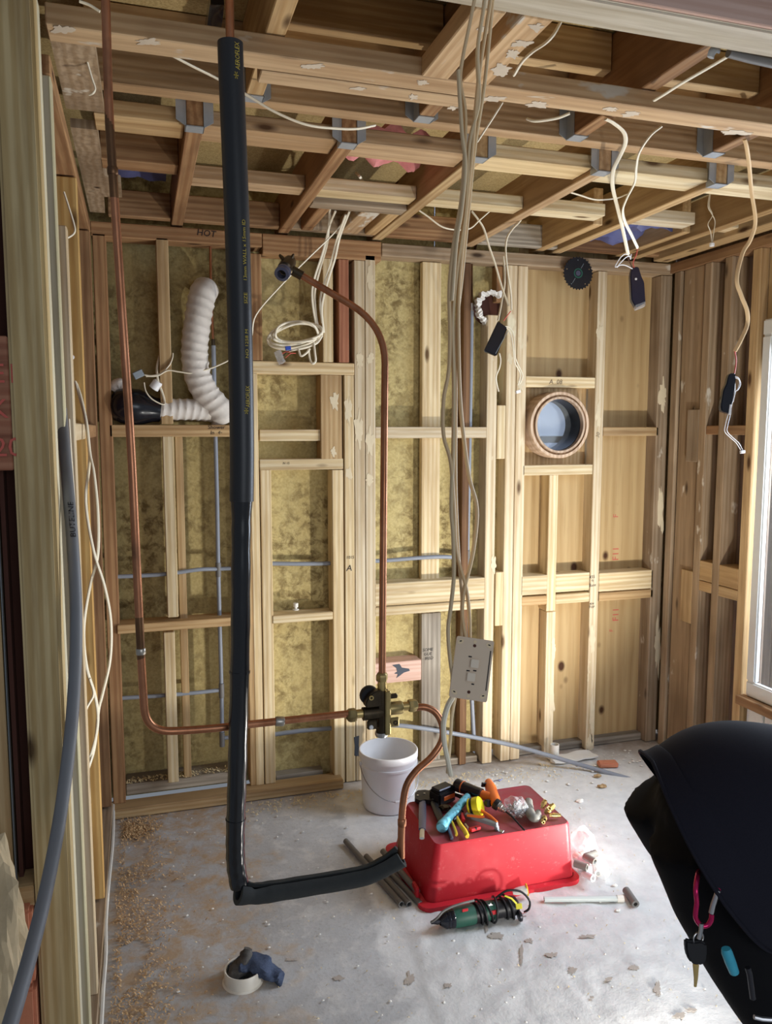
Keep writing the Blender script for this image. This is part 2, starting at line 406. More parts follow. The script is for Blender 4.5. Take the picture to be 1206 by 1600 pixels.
M['pinkal'] = plain('carabiner_pink', srgb(196,40,96), .25, .75)
M['pen'] = plain('pen_cyan', srgb(64,170,196), .4)
M['blue'] = plain('blue_wrap', srgb(92,98,146), .5, scale=14, var=.25, bump=.4)
M['bluel'] = plain('blue_connector', srgb(50,80,180), .4)
M['batt'] = plain('pink_batt', srgb(226,150,150), .95, scale=60, var=.25, bump=.6)
M['shav'] = plain('wood_shavings', srgb(204,170,126), .8, scale=400, var=.35)
M['shav2'] = plain('wood_shavings_pale', srgb(222,202,156), .8, scale=400, var=.3)
M['plast'] = plain('plaster_crumb', srgb(228,226,220), .9, var=.08)
M['render'] = plain('old_mortar', srgb(196,176,142), .95, scale=24, var=.25, bump=.8)
M['brick'] = plain('orange_brick', srgb(196,128,98), .85, scale=60, var=.16, bump=.3)
M['rbrown'] = plain('red_brown_wrap', srgb(84,50,40), .85, scale=14, var=.25)
M['pinkw'] = plain('wire_red', srgb(206,92,80), .5)
M['brownw'] = plain('wire_brown', srgb(96,62,46), .5)
M['ring'] = wood('bent_wood_ring', srgb(214,190,166), srgb(198,172,146), srgb(156,128,106), knots=False)
M['sill'] = plain('aluminium_white', srgb(222,224,222), .4, var=.03)
M['film'] = plain('plaster_edge', srgb(216,214,206), .8, var=.1, scale=40)
M['fence'] = wood('fence_boards', srgb(147,129,115), srgb(131,113,99), srgb(93,79,68))
M['smear'] = plain('plaster_smear', srgb(216,202,172), .85, var=.12, scale=30)
M['smearc'] = plain('plaster_smear_grey', srgb(204,190,170), .85, var=.14, scale=30)
M['gouge'] = plain('floor_gouge', srgb(180,170,160), .9, var=.2)
M['skypanel'] = plain('sky_panel_blue', srgb(196,212,240), .8, var=.05)  # sky colour for the added panel outside the round window
M['paint'] = plain('blue_black_paint', srgb(72,78,88), .8)
# ================================================================ SETTING
ZC = 2.36           # underside of the ceiling timbers
# ---- floor slab with real relief
def floor():
    nx, ny = 300, 250; x0, x1, y0, y1 = -.62, 3.0, -4.2, .12
    vs = []; fs = []
    for j in range(ny+1):
        for i in range(nx+1):
            # finer where the photo looks closely
            u = i/nx; w = j/ny
            x = x0+(x1-x0)*u; y = y0+(y1-y0)*w
            z = (noise.noise((x*5, y*5, .3))*.0016 + noise.noise((x*19, y*19, 4))*.0010)
            e = .70 + (y+1.3)*.10 + noise.noise((x*2, y*4, 9))*.05
            t = max(0, min(1, (x-e)/.03))
            if t > 0 and y < -.35:
                t *= min(1, (-.35-y)/.3)
                n1 = noise.noise((x*34, y*34, 2)); n2 = noise.noise((x*13, y*15, 7))
                z += t*(.004 + max(0, n1)*.0040 + n2*.0035)
            vs.append((x, y, z-.003))
    for j in range(ny):
        for i in range(nx):
            a = j*(nx+1)+i; fs.append((a, a+1, a+nx+2, a+nx+1))
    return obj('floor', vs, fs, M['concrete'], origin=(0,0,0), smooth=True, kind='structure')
floor_o = floor()

# ---- back wall
wb = box('wall_back', .445, 1.262, .092, .10, 0, 2.62, M['mottled'], bev=0, kind='structure')
ORG[wb] = Vector(wb.location)
box('lining_sheet', -.25, .444, .150, .158, 0, 2.62, M['mottled'], wb, bev=0)
box('lining_return', .436, .445, .092, .158, 0, 2.62, M['tan'], wb, bev=0)
def X_(p, y, Y=0): return at(p, y, Y=Y).x
def Z_(p, y, Y=0): return at(p, y, Y=Y).z
def stud(pl, pr, py, z0, z1, m, Y=0.0, dep=.09, name='stud', par=None):
    return timber(name, X_(pl, py, Y), X_(pr, py, Y), Y, Y+dep, z0, z1, M[m], par or wb, axis='Z')
def nog(pl, pr, ytl, ybl, ytr, ybr, m, Y=0.0, dep=.09, name='nogging'):
    zt = (Z_(pl, ytl, Y)+Z_(pr, ytr, Y))/2; zb = (Z_(pl, ybl, Y)+Z_(pr, ybr, Y))/2
    return timber(name, X_(pl, (ytl+ybl)/2, Y), X_(pr, (ytr+ybr)/2, Y), Y, Y+dep, zb, zt, M[m], wb, axis='X')
ZP = 2.295
box('plywood_sheet', 1.262, 1.668, .080, .091, .03, 2.598, M['mottled'], wb, bev=.001)
box('plywood_sheet', 1.668, 1.85, .078, .091, .02, 1.44, M['ply'], wb, bev=.001)
box('plywood_sheet', 1.852, 2.05, .078, .091, .02, 1.44, M['ply'], wb, bev=.001)
box('plywood_sheet', 1.668, 2.05, .078, .091, 1.76, 2.598, M['ply'], wb, bev=.001)
box('plywood_sheet', 2.052, 2.505, .078, .091, .02, 2.598, M['ply'], wb, bev=.001)
timber('top_plate', -.155, .49, 0, .09, ZP-.01, 2.34, M['brown'], wb, axis='X')
timber('top_plate', .492, .99, 0, .09, ZP-.035, 2.34, M['brown'], wb, axis='X')
timber('top_plate', .992, 2.43, -.002, .09, ZP-.012, 2.335, M['weather'], wb, axis='X')
timber('bottom_plate', -.15, .80, -.055, .03, 0, .040, M['tan'], wb, axis='X')
timber('bottom_plate', -.10, .36, .034, .148, .055, .10, M['grey'], wb, axis='X')
timber('bottom_plate', .52, .73, .036, .09, .0, .055, M['grey'], wb, axis='X')
timber('bottom_plate', .97, 1.47, .03, .09, 0, .03, M['grey'], wb, axis='X')
timber('bottom_plate', 1.69, 2.37, .035, .09, 0, .035, M['grey'], wb, axis='X')
stud(149.8, 170.7, 534, .04, ZP, 'brown')
zs = Z_(266, 672); 
stud(247, 266, 499, zs+.024, ZP, 'tan', dep=.09)
stud(258, 275, 824, Z_(266, 965), zs-.024, 'pale', dep=.06)
stud(259, 276, 1100, .10, Z_(266, 988), 'pale', dep=.06)
stud(277, 289, 824, .10, zs-.024, 'tan', Y=.032, dep=.055)
stud(378, 391, 500, .04, ZP-.03, 'tan', Y=.002)
zn1 = (Z_(393, 565)+Z_(553, 565))/2+.001
stud(391, 409, 465, zn1, ZP-.036, 'brown')
stud(392.5, 405.5, 800, .04, zn1-.052, 'pale')
stud(409, 426, 900, .04, Z_(415, 734), 'pale')
stud(504, 520, 465, zn1, ZP-.036, 'pale')
stud(529, 545, 465, zn1, ZP-.036, 'red')
stud(501, 534, 640, Z_(520, 718), zn1-.052, 'tan', Y=.0)
stud(538, 553, 640, .0, zn1-.052, 'pale')
stud(554, 570, 640, .0, ZP-.036, 'painted')
stud(571, 586.5, 640, .0, ZP-.013, 'painted')
stud(520, 537, 900, .0, Z_(528, 734), 'pale')
stud(659, 688, 640, Z_(672, 945, .046), ZP-.014, 'pale', Y=.046, dep=.032)
stud(658, 688, 1100, .0, Z_(672, 958, .046), 'grey', Y=.046, dep=.032)
stud(723, 734, 640, .0, ZP-.014, 'dark', Y=.02, dep=.06)
stud(760.5, 776, 640, .0, Z_(768, 492), 'painted')
stud(790, 805, 654, .0, ZP-.014, 'painted')
stud(806, 821, 654, .0, ZP-.014, 'painted')
stud(776, 786, 420, Z_(780, 470), ZP-.014, 'brown', Y=.03, dep=.05)
stud(929, 942.6, 654, .0, ZP-.014, 'painted')
stud(856, 870, 846, Z_(860, 955), Z_(862, 742), 'pale')
stud(852, 866, 1060, .0, Z_(860, 957), 'painted', Y=.012)
stud(1029, 1046, 570, .0, ZP-.014, 'weather')
# blocks between the paired studs
timber('packing_block', X_(776.5, 670), X_(789.5, 670), .0, .07, Z_(782, 717), Z_(782, 633), M['pale'], wb, axis='Z')
timber('packing_block', X_(774, 930), X_(786, 930), .0, .07, Z_(779, 978), Z_(779, 894), M['pale'], wb, axis='Z')
# noggings
shelf_nog = nog(171, 391, 663, 682, 664.5, 683, 'tan')
nog(393, 553.5, 565, 584, 566, 585, 'pale')
nog(405.5, 501, 671, 689, 671, 689, 'pale', Y=.012)
nog(405.5, 536, 717, 734, 717, 734, 'pale')
nog(586.5, 760, 667, 684.6, 667, 684.6, 'painted')
low_nog = nog(183, 391, 976, 988, 964, 979, 'tan', Y=-.01, dep=.10)
mid_nog = nog(426, 520, 961, 974, 957, 969, 'pale', Y=-.004)
nog(586, 757, 911, 946, 904, 938, 'pale')
nog(586, 757, 947.5, 962, 939.5, 952, 'pale')
pink_nog = nog(585.5, 658, 1036, 1068, 1032, 1064, 'pink', Y=.004)
nog(821.5, 930, 588.7, 605.5, 588.7, 605.5, 'pale')
nog(817, 926, 726.5, 742, 726.5, 742, 'pale')
nog(942.6, 1028.5, 667, 681, 667, 681, 'tan')
nog(814, 855, 901, 931, 898, 928, 'pale')
nog(868, 921, 897, 927, 895, 921, 'pale')
nog(936, 1020, 896, 924, 890, 920, 'pale')
nog(814, 855, 933, 947, 931, 945, 'tan')
nog(868, 921, 930, 944, 925, 940, 'pale')
nog(936, 1020, 925.5, 938, 922, 935, 'tan')

# ---- torn hole in the old lining, ragged white rim
cx, cz = at(772, 481, Y=-.004).x, at(772, 481, Y=-.004).z
rim = []
N_ = 30
vs, fs = [], []
for k in range(N_):
    a = math.pi*(.30 + 1.05*k/(N_-1)); r1 = .062+random.uniform(-.006, .006); r2 = .080+random.uniform(-.008, .012)
    for r_, y_ in ((r1, .0), (r2, .0), (r2, .03), (r1, .03)):
        vs.append((cx+math.cos(a)*r_, y_+random.uniform(-.004, .004), cz+math.sin(a)*r_*.95))
for k in range(N_-1):
    for q in range(4): fs.append((k*4+q, k*4+(q+1) % 4, k*4+4+(q+1) % 4, k*4+4+q))
fs += [(0,1,2,3), tuple(N_*4-4+q for q in range(4))]
obj('torn_plaster_rim', vs, fs, M['plast'], wb)
lathe('cut_hole', [(.0, .0), (.068, .0), (.068, .004), (0, .004)], (cx, .072, cz), M['rbrown'], wb, axis=(0,-1,0), seg=28)

# ---- round window
rc = at(873, 664, Y=-.02); RX, RZ = rc.x, rc.z
w1 = empty('window_1', (RX, .02, RZ), kind='structure')
vs, fs = [], []
NS = 48
for y_ in (.066, .077):
    for k in range(NS):
        a = 2*math.pi*k/NS; c_, s_ = math.cos(a), math.sin(a); q = .19/max(abs(c_), abs(s_))
        vs += [(RX+c_*.126, y_, RZ+s_*.126), (RX+c_*q, y_, RZ+s_*q)]
for k in range(NS):
    a, b = 2*k, 2*((k+1) % NS); h = 2*NS
    fs += [(a, b, b+1, a+1), (h+a, h+a+1, h+b+1, h+b), (a, h+a, h+b, b), (a+1, b+1, h+b+1, h+a+1)]
obj('surround_board', vs, fs, M['tan'], w1)
box('outside_post', RX-.20, RX+.02, .40, .44, .0, RZ+.6, M['alu'], w1, bev=.001)
box('outside_rail', RX-.1, RX+.6, .42, .46, RZ-.09, RZ-.055, M['dgrey'], w1, bev=.001)
box('sky_panel', RX-1.2, RX+1.2, 1.2, 1.24, 0, 3.3, M['skypanel'], w1, bev=.001)  # added pale blue panel, stands in for the bright sky beyond the glass
lathe('outer_ring', [(.137, .0), (.149, .0), (.152, -.004), (.152, -.10), (.137, -.10), (.137, 0)], (RX, -.032, RZ), M['ring'], w1, axis=(0,-1,0), seg=64)
lathe('ring_groove', [(.127, .0), (.1372, .0), (.1372, -.09), (.127, -.09), (.127, 0)], (RX, -.024, RZ), M['brown'], w1, axis=(0,-1,0), seg=64)
lathe('inner_ring', [(.118, .0), (.1275, .0), (.1275, -.12), (.118, -.12), (.118, 0)], (RX, -.036, RZ), M['ring'], w1, axis=(0,-1,0), seg=64)
lathe('duct_sleeve', [(.1175, -.03), (.1175, -.16), (.114, -.16), (.114, -.03), (.1175, -.03)], (RX, -.04, RZ), M['dsteel'], w1, axis=(0,-1,0), seg=48)
lathe('window_pane', [(0, 0), (.114, 0), (.114, .006), (0, .006)], (RX, .075, RZ), M['glass'], w1, axis=(0,-1,0), seg=40)

# ---- left wall (edge-on along the left)
wl = box('wall_left', -.258, -.25, -1.62, .09, 0, 2.6, M['rbrown'], bev=0, kind='structure')
XL = -.155
for (yf, m, z0, z1) in ((-1.41, 'treatedp', .05, 2.29), (-1.15, 'painted', .05, 2.05), (-.71, 'yellow', .06, 2.29), (-.06, 'brown', .06, 2.29)):
    timber('stud', XL-.09, XL, yf, yf+.045, z0, z1, M[m], wl, axis='Z')
timber('stud', XL-.085, XL-.002, -.70, -.665, .06, 1.49, M['yellow'], wl, axis='Z')
timber('bottom_plate', XL-.09, XL+.004, -1.58, .0, 0, .05, M['weather'], wl, axis='Y')
tube('bottom_plate_film', crom([(XL+.008+random.uniform(-.004, .004), -1.6+.16*k, .035+random.uniform(-.006, .006)) for k in range(11)], 4), .006, M['film'], wl, seg=6)
timber('top_plate', XL-.09, XL, -1.4, 0, 2.295, 2.335, M['brown'], wl, axis='Y')
timber('nogging', XL-.09, XL-.002, -1.105, -.71, 1.53, 1.575, M['painted'], wl, axis='Y')
timber('nogging', XL-.09, XL-.004, -.665, -.06, 1.53, 1.575, M['brown'], wl, axis='Y')
# ---- right wall
wr = box('wall_right', 2.51, 2.518, -.585, .1, 0, 2.45, M['fence'], bev=0, kind='structure')
XR = 2.42
timber('stud', XR, XR+.09, -.075, -.03, 0, 2.29, M['weather'], wr, axis='Z')
timber('stud', XR+.012, XR+.09, -.225, -.085, 0, 2.29, M['weather'], wr, axis='Z')
timber('stud', XR, XR+.09, -.285, -.240, 0, 2.29, M['weather'], wr, axis='Z')
timber('stud', XR, XR+.09, -.412, -.368, 0, 2.29, M['weather'], wr, axis='Z')
timber('stud', XR, XR+.09, -.575, -.53, 0, 2.29, M['tan'], wr, axis='Z')
timber('packing_block', XR, XR+.05, -.24, -.16, at(1075, 721, X=XR).z, at(1075, 640, X=XR).z, M['weather'], wr, axis='Z')
timber('packing_block', XR, XR+.05, -.24, -.16, at(1070, 972, X=XR).z, at(1070, 890, X=XR).z, M['tan'], wr, axis='Z')
for (ya, yb) in ((-.368, -.285), (-.53, -.412)):
    timber('nogging', XR+.004, XR+.09, ya, yb, 1.535, 1.575, M['brown'], wr, axis='Y')
    timber('nogging', XR, XR+.09, ya, yb, .875, .965, M['tan'], wr, axis='Y')
    timber('nogging', XR, XR+.09, ya, yb, .826, .872, M['tan'], wr, axis='Y')
timber('top_plate', XR-.005, XR+.09, -1.9, 0, 2.29, 2.335, M['brown'], wr, axis='Y')
timber('top_plate', XR-.10, XR-.02, -1.9, 0, 2.34, 2.385, M['tan'], wr, axis='Y')
box('cladding', 2.45, 2.52, -2.3, -.585, -.02, .40, M['sill'], wr, bev=.002)
for k in range(14):
    y_ = -.62-.09*k
    box('cladding_board', 2.425, 2.449, y_-.082, y_, .0, .40, M['film'], wr, bev=.004)
box('wall_sheet', 2.46, 2.5, -2.3, -1.62, .42, 2.29, M['ply'], wr, bev=.001)
box('wall_sheet', 2.46, 2.5, -1.62, -.58, 2.0, 2.29, M['ply'], wr, bev=.001)
# window 2 in the right wall
w2 = empty('window_2', (2.45, -1.1, .45), kind='structure')
y0, y1, z0, z1 = -1.60, -.600, .435, 2.0
for n_, a in (('frame_rail', (y0, y1, z0, z0+.065)), ('frame_rail', (y0, y1, z1-.065, z1)), ('frame_stile', (y0, y0+.06, z0+.065, z1-.065)), ('frame_stile', (y1-.05, y1, z0+.065, z1-.065))):
    box(n_, 2.422, 2.450, a[0], a[1], a[2], a[3], M['sill'], w2, bev=.006)
box('window_pane', 2.432, 2.438, y0+.06, y1-.05, z0+.065, z1-.065, M['glass'], w2, bev=0)
timber('window_sill', 2.39, 2.50, y0-.03, -.58, .395, .433, M['brown'], w2, axis='Y')
# fence seen through that window
fn = empty('timber_fence', (3.0, -1.0, 0), 'brown paling fence outside the right-hand window', 'fence')
for k in range(17):
    timber('fence_board', 3.0, 3.02, -2.2+k*.16, -2.2+k*.16+.15, 0, 2.3, M['fence'], fn, axis='Z', wob=0)
timber('fence_rail', 3.02, 3.06, -2.2, .5, .35, .42, M['fence'], fn, axis='Y')
timber('fence_rail', 3.02, 3.06, -2.2, .5, 1.2, 1.27, M['fence'], fn, axis='Y')

# ---- opening towards the camera: post, beam and the strip of wall left of the post
tr = empty('trim_1', (-.19, -1.7, 0), kind='structure')
xr_ = -.157
timber('door_post', xr_-.068, xr_, -1.665, -1.60, 0, 2.36, M['treated'], tr, axis='Z', bev=.006)
timber('door_post', xr_-.068, xr_-.001, -1.598, -1.545, 0, 2.36, M['treatedp'], tr, axis='Z', bev=.005)
timber('lintel', -.16, 2.55, -1.875, -1.785, ZC, 2.60, M['lintel'], tr, axis='X', bev=.004)
timber('lintel_facing', -.16, 2.55, -1.887, -1.876, ZC+.004, 2.60, M['pink'], tr, axis='X', bev=.002)
wf = empty('wall_front', (-.35, -1.7, 0), kind='structure')
box('building_wrap', -.55, xr_-.07, -1.585, -1.575, .0, 2.36, M['rbrown'], wf, bev=0)
pk = timber('nogging', -.45, xr_-.069, -1.66, -1.60, at(18, 735, Y=-1.66).z, at(18, 525, Y=-1.66).z, M['red'], wf, axis='X')
timber('nogging', -.45, xr_-.069, -1.66, -1.60, at(5, 55, Y=-1.66).z, 2.36, M['red'], wf, axis='X')
timber('stud', -.33, at(14, 1200, Y=-1.64).x, -1.65, -1.59, .0, at(10, 735, Y=-1.66).z-.002, M['tan'], wf, axis='Z')
box('metal_strip', at(14, 1200, Y=-1.64).x+.002, at(17.5, 1200, Y=-1.64).x, -1.645, -1.63, at(28, 1390, Y=-1.64).z, at(0, 740, Y=-1.66).z, M['alu'], wf, bev=.001)
timber('bottom_plate', -.40, xr_-.07, -1.66, -1.59, at(45, 1418, Y=-1.66).z, at(45, 1385, Y=-1.66).z, M['tan'], wf, axis='X')
bz = at(45, 1419, Y=-1.68).z
for k in range(4):
    box('brick', -.40, xr_-.072, -1.69, -1.60, bz-.162*(k+1)+.008, bz-.162*k, M['brick'], wf, bev=.006)

# ---- ceiling
cl = box('ceiling', -.35, 2.7, -1.79, .12, 2.60, 2.62, M['particle'], bev=0, kind='structure')
def joist(x0, x1, y0, y1, h, m, z=ZC, name='joist'): return timber(name, x0, x1, y0, y1, z, z+h, M[m], cl, axis='Y')
def batten(x0, x1, y0, y1, h, m, z=ZC, name='batten'): return timber(name, x0, x1, y0, y1, z, z+h, M[m], cl, axis='X')
batten(-.155, 2.42, -1.475, -1.402, .044, 'ceilp')
batten(.285, .84, -1.394, -1.332, .044, 'ceilp')
ZJ = 2.405
timber('beam', -.10, 2.42, -1.108, -1.056, 2.408, 2.598, M['ceil'], cl, axis='X')
for x, m in ((.283, 'tan'), (.748, 'brown'), (1.222, 'brown'), (1.70, 'brown'), (2.16, 'brown')):
    joist(x, x+.044, -1.784, -1.109, .19, m, z=ZJ)
joist(.638, .703, -1.784, -1.477, .044, 'ceilp')
joist(.738, .804, -1.784, -1.477, .044, 'ceilp')
for x, m in ((.140, 'brown'), (.556, 'brown'), (.952, 'tan'), (1.365, 'ceil'), (1.795, 'tan'), (2.20, 'tan')):
    joist(x, x+.044, -1.055, .09, .14, m, z=ZC-.012)
joist(1.715, 1.757, -.46, .09, .14, 'tan', z=ZC-.006)
joist(2.125, 2.165, -.46, .09, .14, 'tan', z=ZC-.006)
# boards on edge above, between the joists
for a, b in ((.33, .745), (.795, 1.22), (1.268, 1.698)):
    timber('blocking', a, b, -1.34, -1.30, 2.50, 2.597, M['tan'], cl, axis='X')
# hangers
def hanger(x0, x1, y, side):
    h = empty('joist_hanger', ((x0+x1)/2, y, ZC), parent=cl)
    z = ZC-.012 if side > 0 else ZJ
    d = .045*side
    ya, yb = (y, y+d) if d > 0 else (y+d, y)
    box('strap', x0-.002, x1+.002, ya, yb, z-.003, z-.0005, M['galv'], h, bev=0)
    for s, xx in ((-1, x0), (1, x1)):
        box('side_plate', xx-.0025 if s < 0 else xx+.0005, xx-.0005 if s < 0 else xx+.0025, ya, yb, z-.003, z+.11, M['galv'], h, bev=0)
        fy = y if side > 0 else y
        xa, xb = (xx-.026, xx-.002) if s < 0 else (xx+.002, xx+.026)
        prism('flange', [(xa, z+.012), (xb, z-.003), (xb, z+.11), (xa, z+.10)] if s < 0 else [(xa, z-.003), (xb, z+.012), (xb, z+.10), (xa, z+.11)], 0, .0018, M['galv'], h,
              M=Matrix(((1,0,0,0),(0,0,1,(y+.001 if side > 0 else y-.004)),(0,1,0,0),(0,0,0,1))))
    return h
for x in (.140, .556, .952, 1.365, 1.795): hanger(x, x+.044, -1.056, 1)
for x in (.283, .748, 1.222, 1.70): hanger(x, x+.044, -1.108, -1)
# short pieces along X between the rear joists
J = [-.09, .140, .556, .952, 1.365, 1.795, 2.20, 2.42]
for i in range(7):
    a = J[i]+(.044 if i else 0)+.001; b = J[i+1]-.001
    m = ('tan', 'ceil', 'ceil', 'pale', 'pale', 'pale', 'painted')[i]
    batten(a, b, -1.020, -.905, .042, m, z=ZC+.002, name='nogging')
    if i == 0: batten(a, b, -.66, -.57, .10, 'brown', z=ZC+.004, name='nogging')
    else: batten(a, b if i not in (4, 5) else b-.086, -.555, -.475, .045, ('ceil', 'ceil', 'pale', 'pale', 'pale', 'painted', 'painted')[i], z=ZC+.002, name='nogging')
    batten(a, b, -.045, -.005, .095, ('brown', 'brown', 'weather', 'brown', 'grey', 'dark', 'brown')[i], z=ZC-.004, name='end_block')
batten(.602, .950, -.452, -.385, .05, 'weather', z=ZC-.012, name='nogging')
for (a, b, m) in ((.64, .685, 'brown'), (.80, .875, 'ceilp'), (.905, .95, 'tan')): joist(a, b, -.384, -.046, .06, m, z=ZC-.008)
# boards over the left edge
prism('edge_board', [(XL+.002, -1.395), (-.066, -1.395), (-.062, -1.03), (XL+.002, -1.03)], ZC+.004, ZC+.03, M['weather'], cl)
prism('edge_board', [(XL+.002, -.90), (-.085, -.90), (-.085, -.50), (-.035, -.43), (-.035, -.26), (-.095, -.25), (-.10, -.03), (XL+.002, -.03)], ZC+.004, ZC+.028, M['weather'], cl)
prism('edge_board', [(XL-.06, -1.78), (-.077, -1.78), (-.077, -1.53), (XL-.06, -1.53)], ZC+.046, ZC+.07, M['weather'], cl)
# bits of wrap and batt showing between the timbers
def crumple(name, x0, x1, y0, y1, z, m, amp=.03, n=12, parent=None, th=.03):
    vs = []; fs = []
    for j in range(n+1):
        for i in range(n+1):
            x = x0+(x1-x0)*i/n; y = y0+(y1-y0)*j/n
            vs.append((x, y, z+noise.noise((x*16, y*16, z*9))*amp))
    o_ = (n+1)**2; vs += [(v[0], v[1], v[2]+th) for v in vs]
    for j in range(n):
        for i in range(n):
            a = j*(n+1)+i; fs.append((a, a+1, a+n+2, a+n+1)); fs.append((o_+a, o_+a+n+1, o_+a+n+2, o_+a+1))
    E = [i for i in range(n+1)] + [i*(n+1)+n for i in range(1, n+1)] + [n*(n+1)+i for i in range(n-1, -1, -1)] + [i*(n+1) for i in range(n-1, 0, -1)]
    for k in range(len(E)): a, b = E[k], E[(k+1) % len(E)]; fs.append((a, b, o_+b, o_+a))
    return obj(name, vs, fs, M[m], parent, smooth=True)
crumple('wall_wrap', -.05, .12, -.52, -.10, 2.48, 'blue', parent=cl)
crumple('wall_wrap', 1.86, 2.14, -.40, .02, 2.40, 'blue', amp=.05, parent=cl)
crumple('insulation_batt', .62, .93, -.80, -.62, 2.46, 'batt', amp=.07, n=18, parent=cl)

# smears of old plaster and paint left on the timbers
def blob(px, py, w, h, parent, Y=None, Z=None, m='smear', n=30, seed=0, thick=.0012, name='plaster_smear'):
    """w, h in photo pixels; lies on the plane Y= (wall) or Z= (ceiling)"""
    vs = []; 
    for k in range(n):
        a = 2*math.pi*k/n; r = .85+noise.noise((math.cos(a)*1.6+seed, math.sin(a)*1.6, px*.07))*.6+noise.noise((math.cos(a)*4+seed, math.sin(a)*4, py*.07))*.45
        P = at(px+math.cos(a)*w/2*r, py+math.sin(a)*h/2*r, Y=Y, Z=Z); vs.append(P)
    d = Vector((0, -thick, 0)) if Y is not None else Vector((0, 0, -thick))
    V = [v+d for v in vs]+[v+d*.1 for v in vs]
    fs = [tuple(range(n))]+[(k, (k+1) % n, n+(k+1) % n, n+k) for k in range(n)]
    return obj(name, V, fs, M[m], parent)
for (x, y, w, h, s_) in ((98, 46, 40, 16, 1), (232, 66, 38, 12, 2), (488, 103, 46, 9, 3), (660, 128, 22, 8, 4), (770, 154, 40, 9, 5), (842, 163, 34, 10, 6), (955, 170, 26, 7, 7), (985, 177, 34, 9, 8), (1150, 207, 60, 9, 9)):
    blob(x, y, w, h, cl, Z=ZC, seed=s_, m='smearc')
for (x, y, w, h, s_) in ((645, 151, 16, 9, 11), (708, 168, 18, 7, 12), (560, 138, 26, 5, 13)):
    blob(x, y, w, h, cl, Z=ZC, seed=s_, m='smearc')
for (x, y, w, h, s_) in ((838, 42, 24, 14, 14), (815, 68, 30, 14, 15), (800, 84, 26, 16, 16), (782, 108, 34, 22, 17), (755, 45, 20, 8, 18)):
    blob(x, y, w, h, cl, Z=ZC, seed=s_, m='smearc')
for (x, y, w, h, Y_, s_, m_) in ((523, 628, 16, 30, 0, 21, 'smear'), (521, 706, 12, 16, 0, 22, 'smear'), (545, 640, 12, 40, 0, 23, 'smear'), (562, 565, 13, 22, 0, 24, 'smear'), (578, 560, 12, 16, 0, 25, 'smear'), (578, 435, 13, 36, 0, 26, 'smear'), (560, 672, 14, 60, 0, 27, 'smear'), (578, 690, 13, 50, 0, 28, 'smear'), (577, 750, 13, 22, 0, 29, 'smear'),
                                  (797, 560, 10, 20, 0, 31, 'smear'), (813, 600, 12, 26, 0, 32, 'smear'), (936, 520, 10, 30, 0, 33, 'smear'), (934, 650, 10, 40, 0, 34, 'smear'), (865, 1010, 9, 34, .012, 35, 'smear'), (861, 1090, 9, 60, .012, 36, 'smear'), (924, 1120, 9, 70, 0, 37, 'smear'), (926, 1000, 9, 40, 0, 38, 'smear'), (922, 1160, 12, 24, 0, 39, 'smear'), (1036, 620, 12, 60, 0, 40, 'smear'), (1032, 800, 10, 80, 0, 41, 'smear'), (1027, 1010, 10, 90, 0, 42, 'smear'), (770, 880, 10, 30, 0, 43, 'smear'), (545, 740, 10, 24, 0, 44, 'smear')):
    blob(x, y, w, h, wb, Y=Y_, seed=s_, m=m_)

for (x, y, w, h, s_) in ((775, 1462, 26, 12, 51), (826, 1470, 16, 8, 52), (815, 1490, 6, 34, 53), (862, 1492, 18, 9, 54), (895, 1516, 18, 12, 55), (917, 1463, 24, 7, 56), (950, 1530, 14, 8, 57), (992, 1512, 16, 8, 58), (1028, 1545, 12, 26, 59), (1063, 1586, 24, 10, 60), (760, 1450, 5, 20, 61), (1080, 1578, 22, 6, 62), (700, 1540, 16, 8, 63), (528, 1528, 20, 9, 64), (640, 1530, 14, 26, 65), (925, 1558, 8, 5, 66), (455, 1500, 22, 5, 67)):
    blob(x, y, w, h, floor_o, Z=.0045 if x > 640 else -.001, seed=s_, m='gouge', thick=-.0006, name='floor_gouge')
# ================================================================ PLUMBING HUNG IN THE OPENING
def ps(pts, n=6): return crom([at(a[0], a[1], Y=a[2]) for a in pts], n)
def Ps(pts): return [at(a[0], a[1], Y=a[2]) for a in pts]
sm = empty('shower_pipework', at(600, 1108, Y=-1.68), 'copper shower pipework with brass mixer valve and black lagged pipe, hanging in the opening', 'pipework')
RC = .0077
YL = -1.755
pl = [at(163, -40, Y=YL), at(165, 0, Y=YL), at(170, 180, Y=YL), at(205, 700, Y=YL), at(221, 1040, Y=YL), at(226, 1143, Y=YL), at(300, 1141, Y=-1.745), at(420, 1128, Y=-1.72), at(545, 1115, Y=-1.68)]
pl = [pl[0], pl[1], pl[2], pl[3], pl[4], at(227.5, 1144, Y=YL), at(310, 1140.5, Y=-1.742), pl[8]]
pts = fillet(pl, .075, 8)
tube('copper_pipe', pts, RC, M['copper'], sm, seg=14)
def along(a, b, t): return a+(b-a)*t
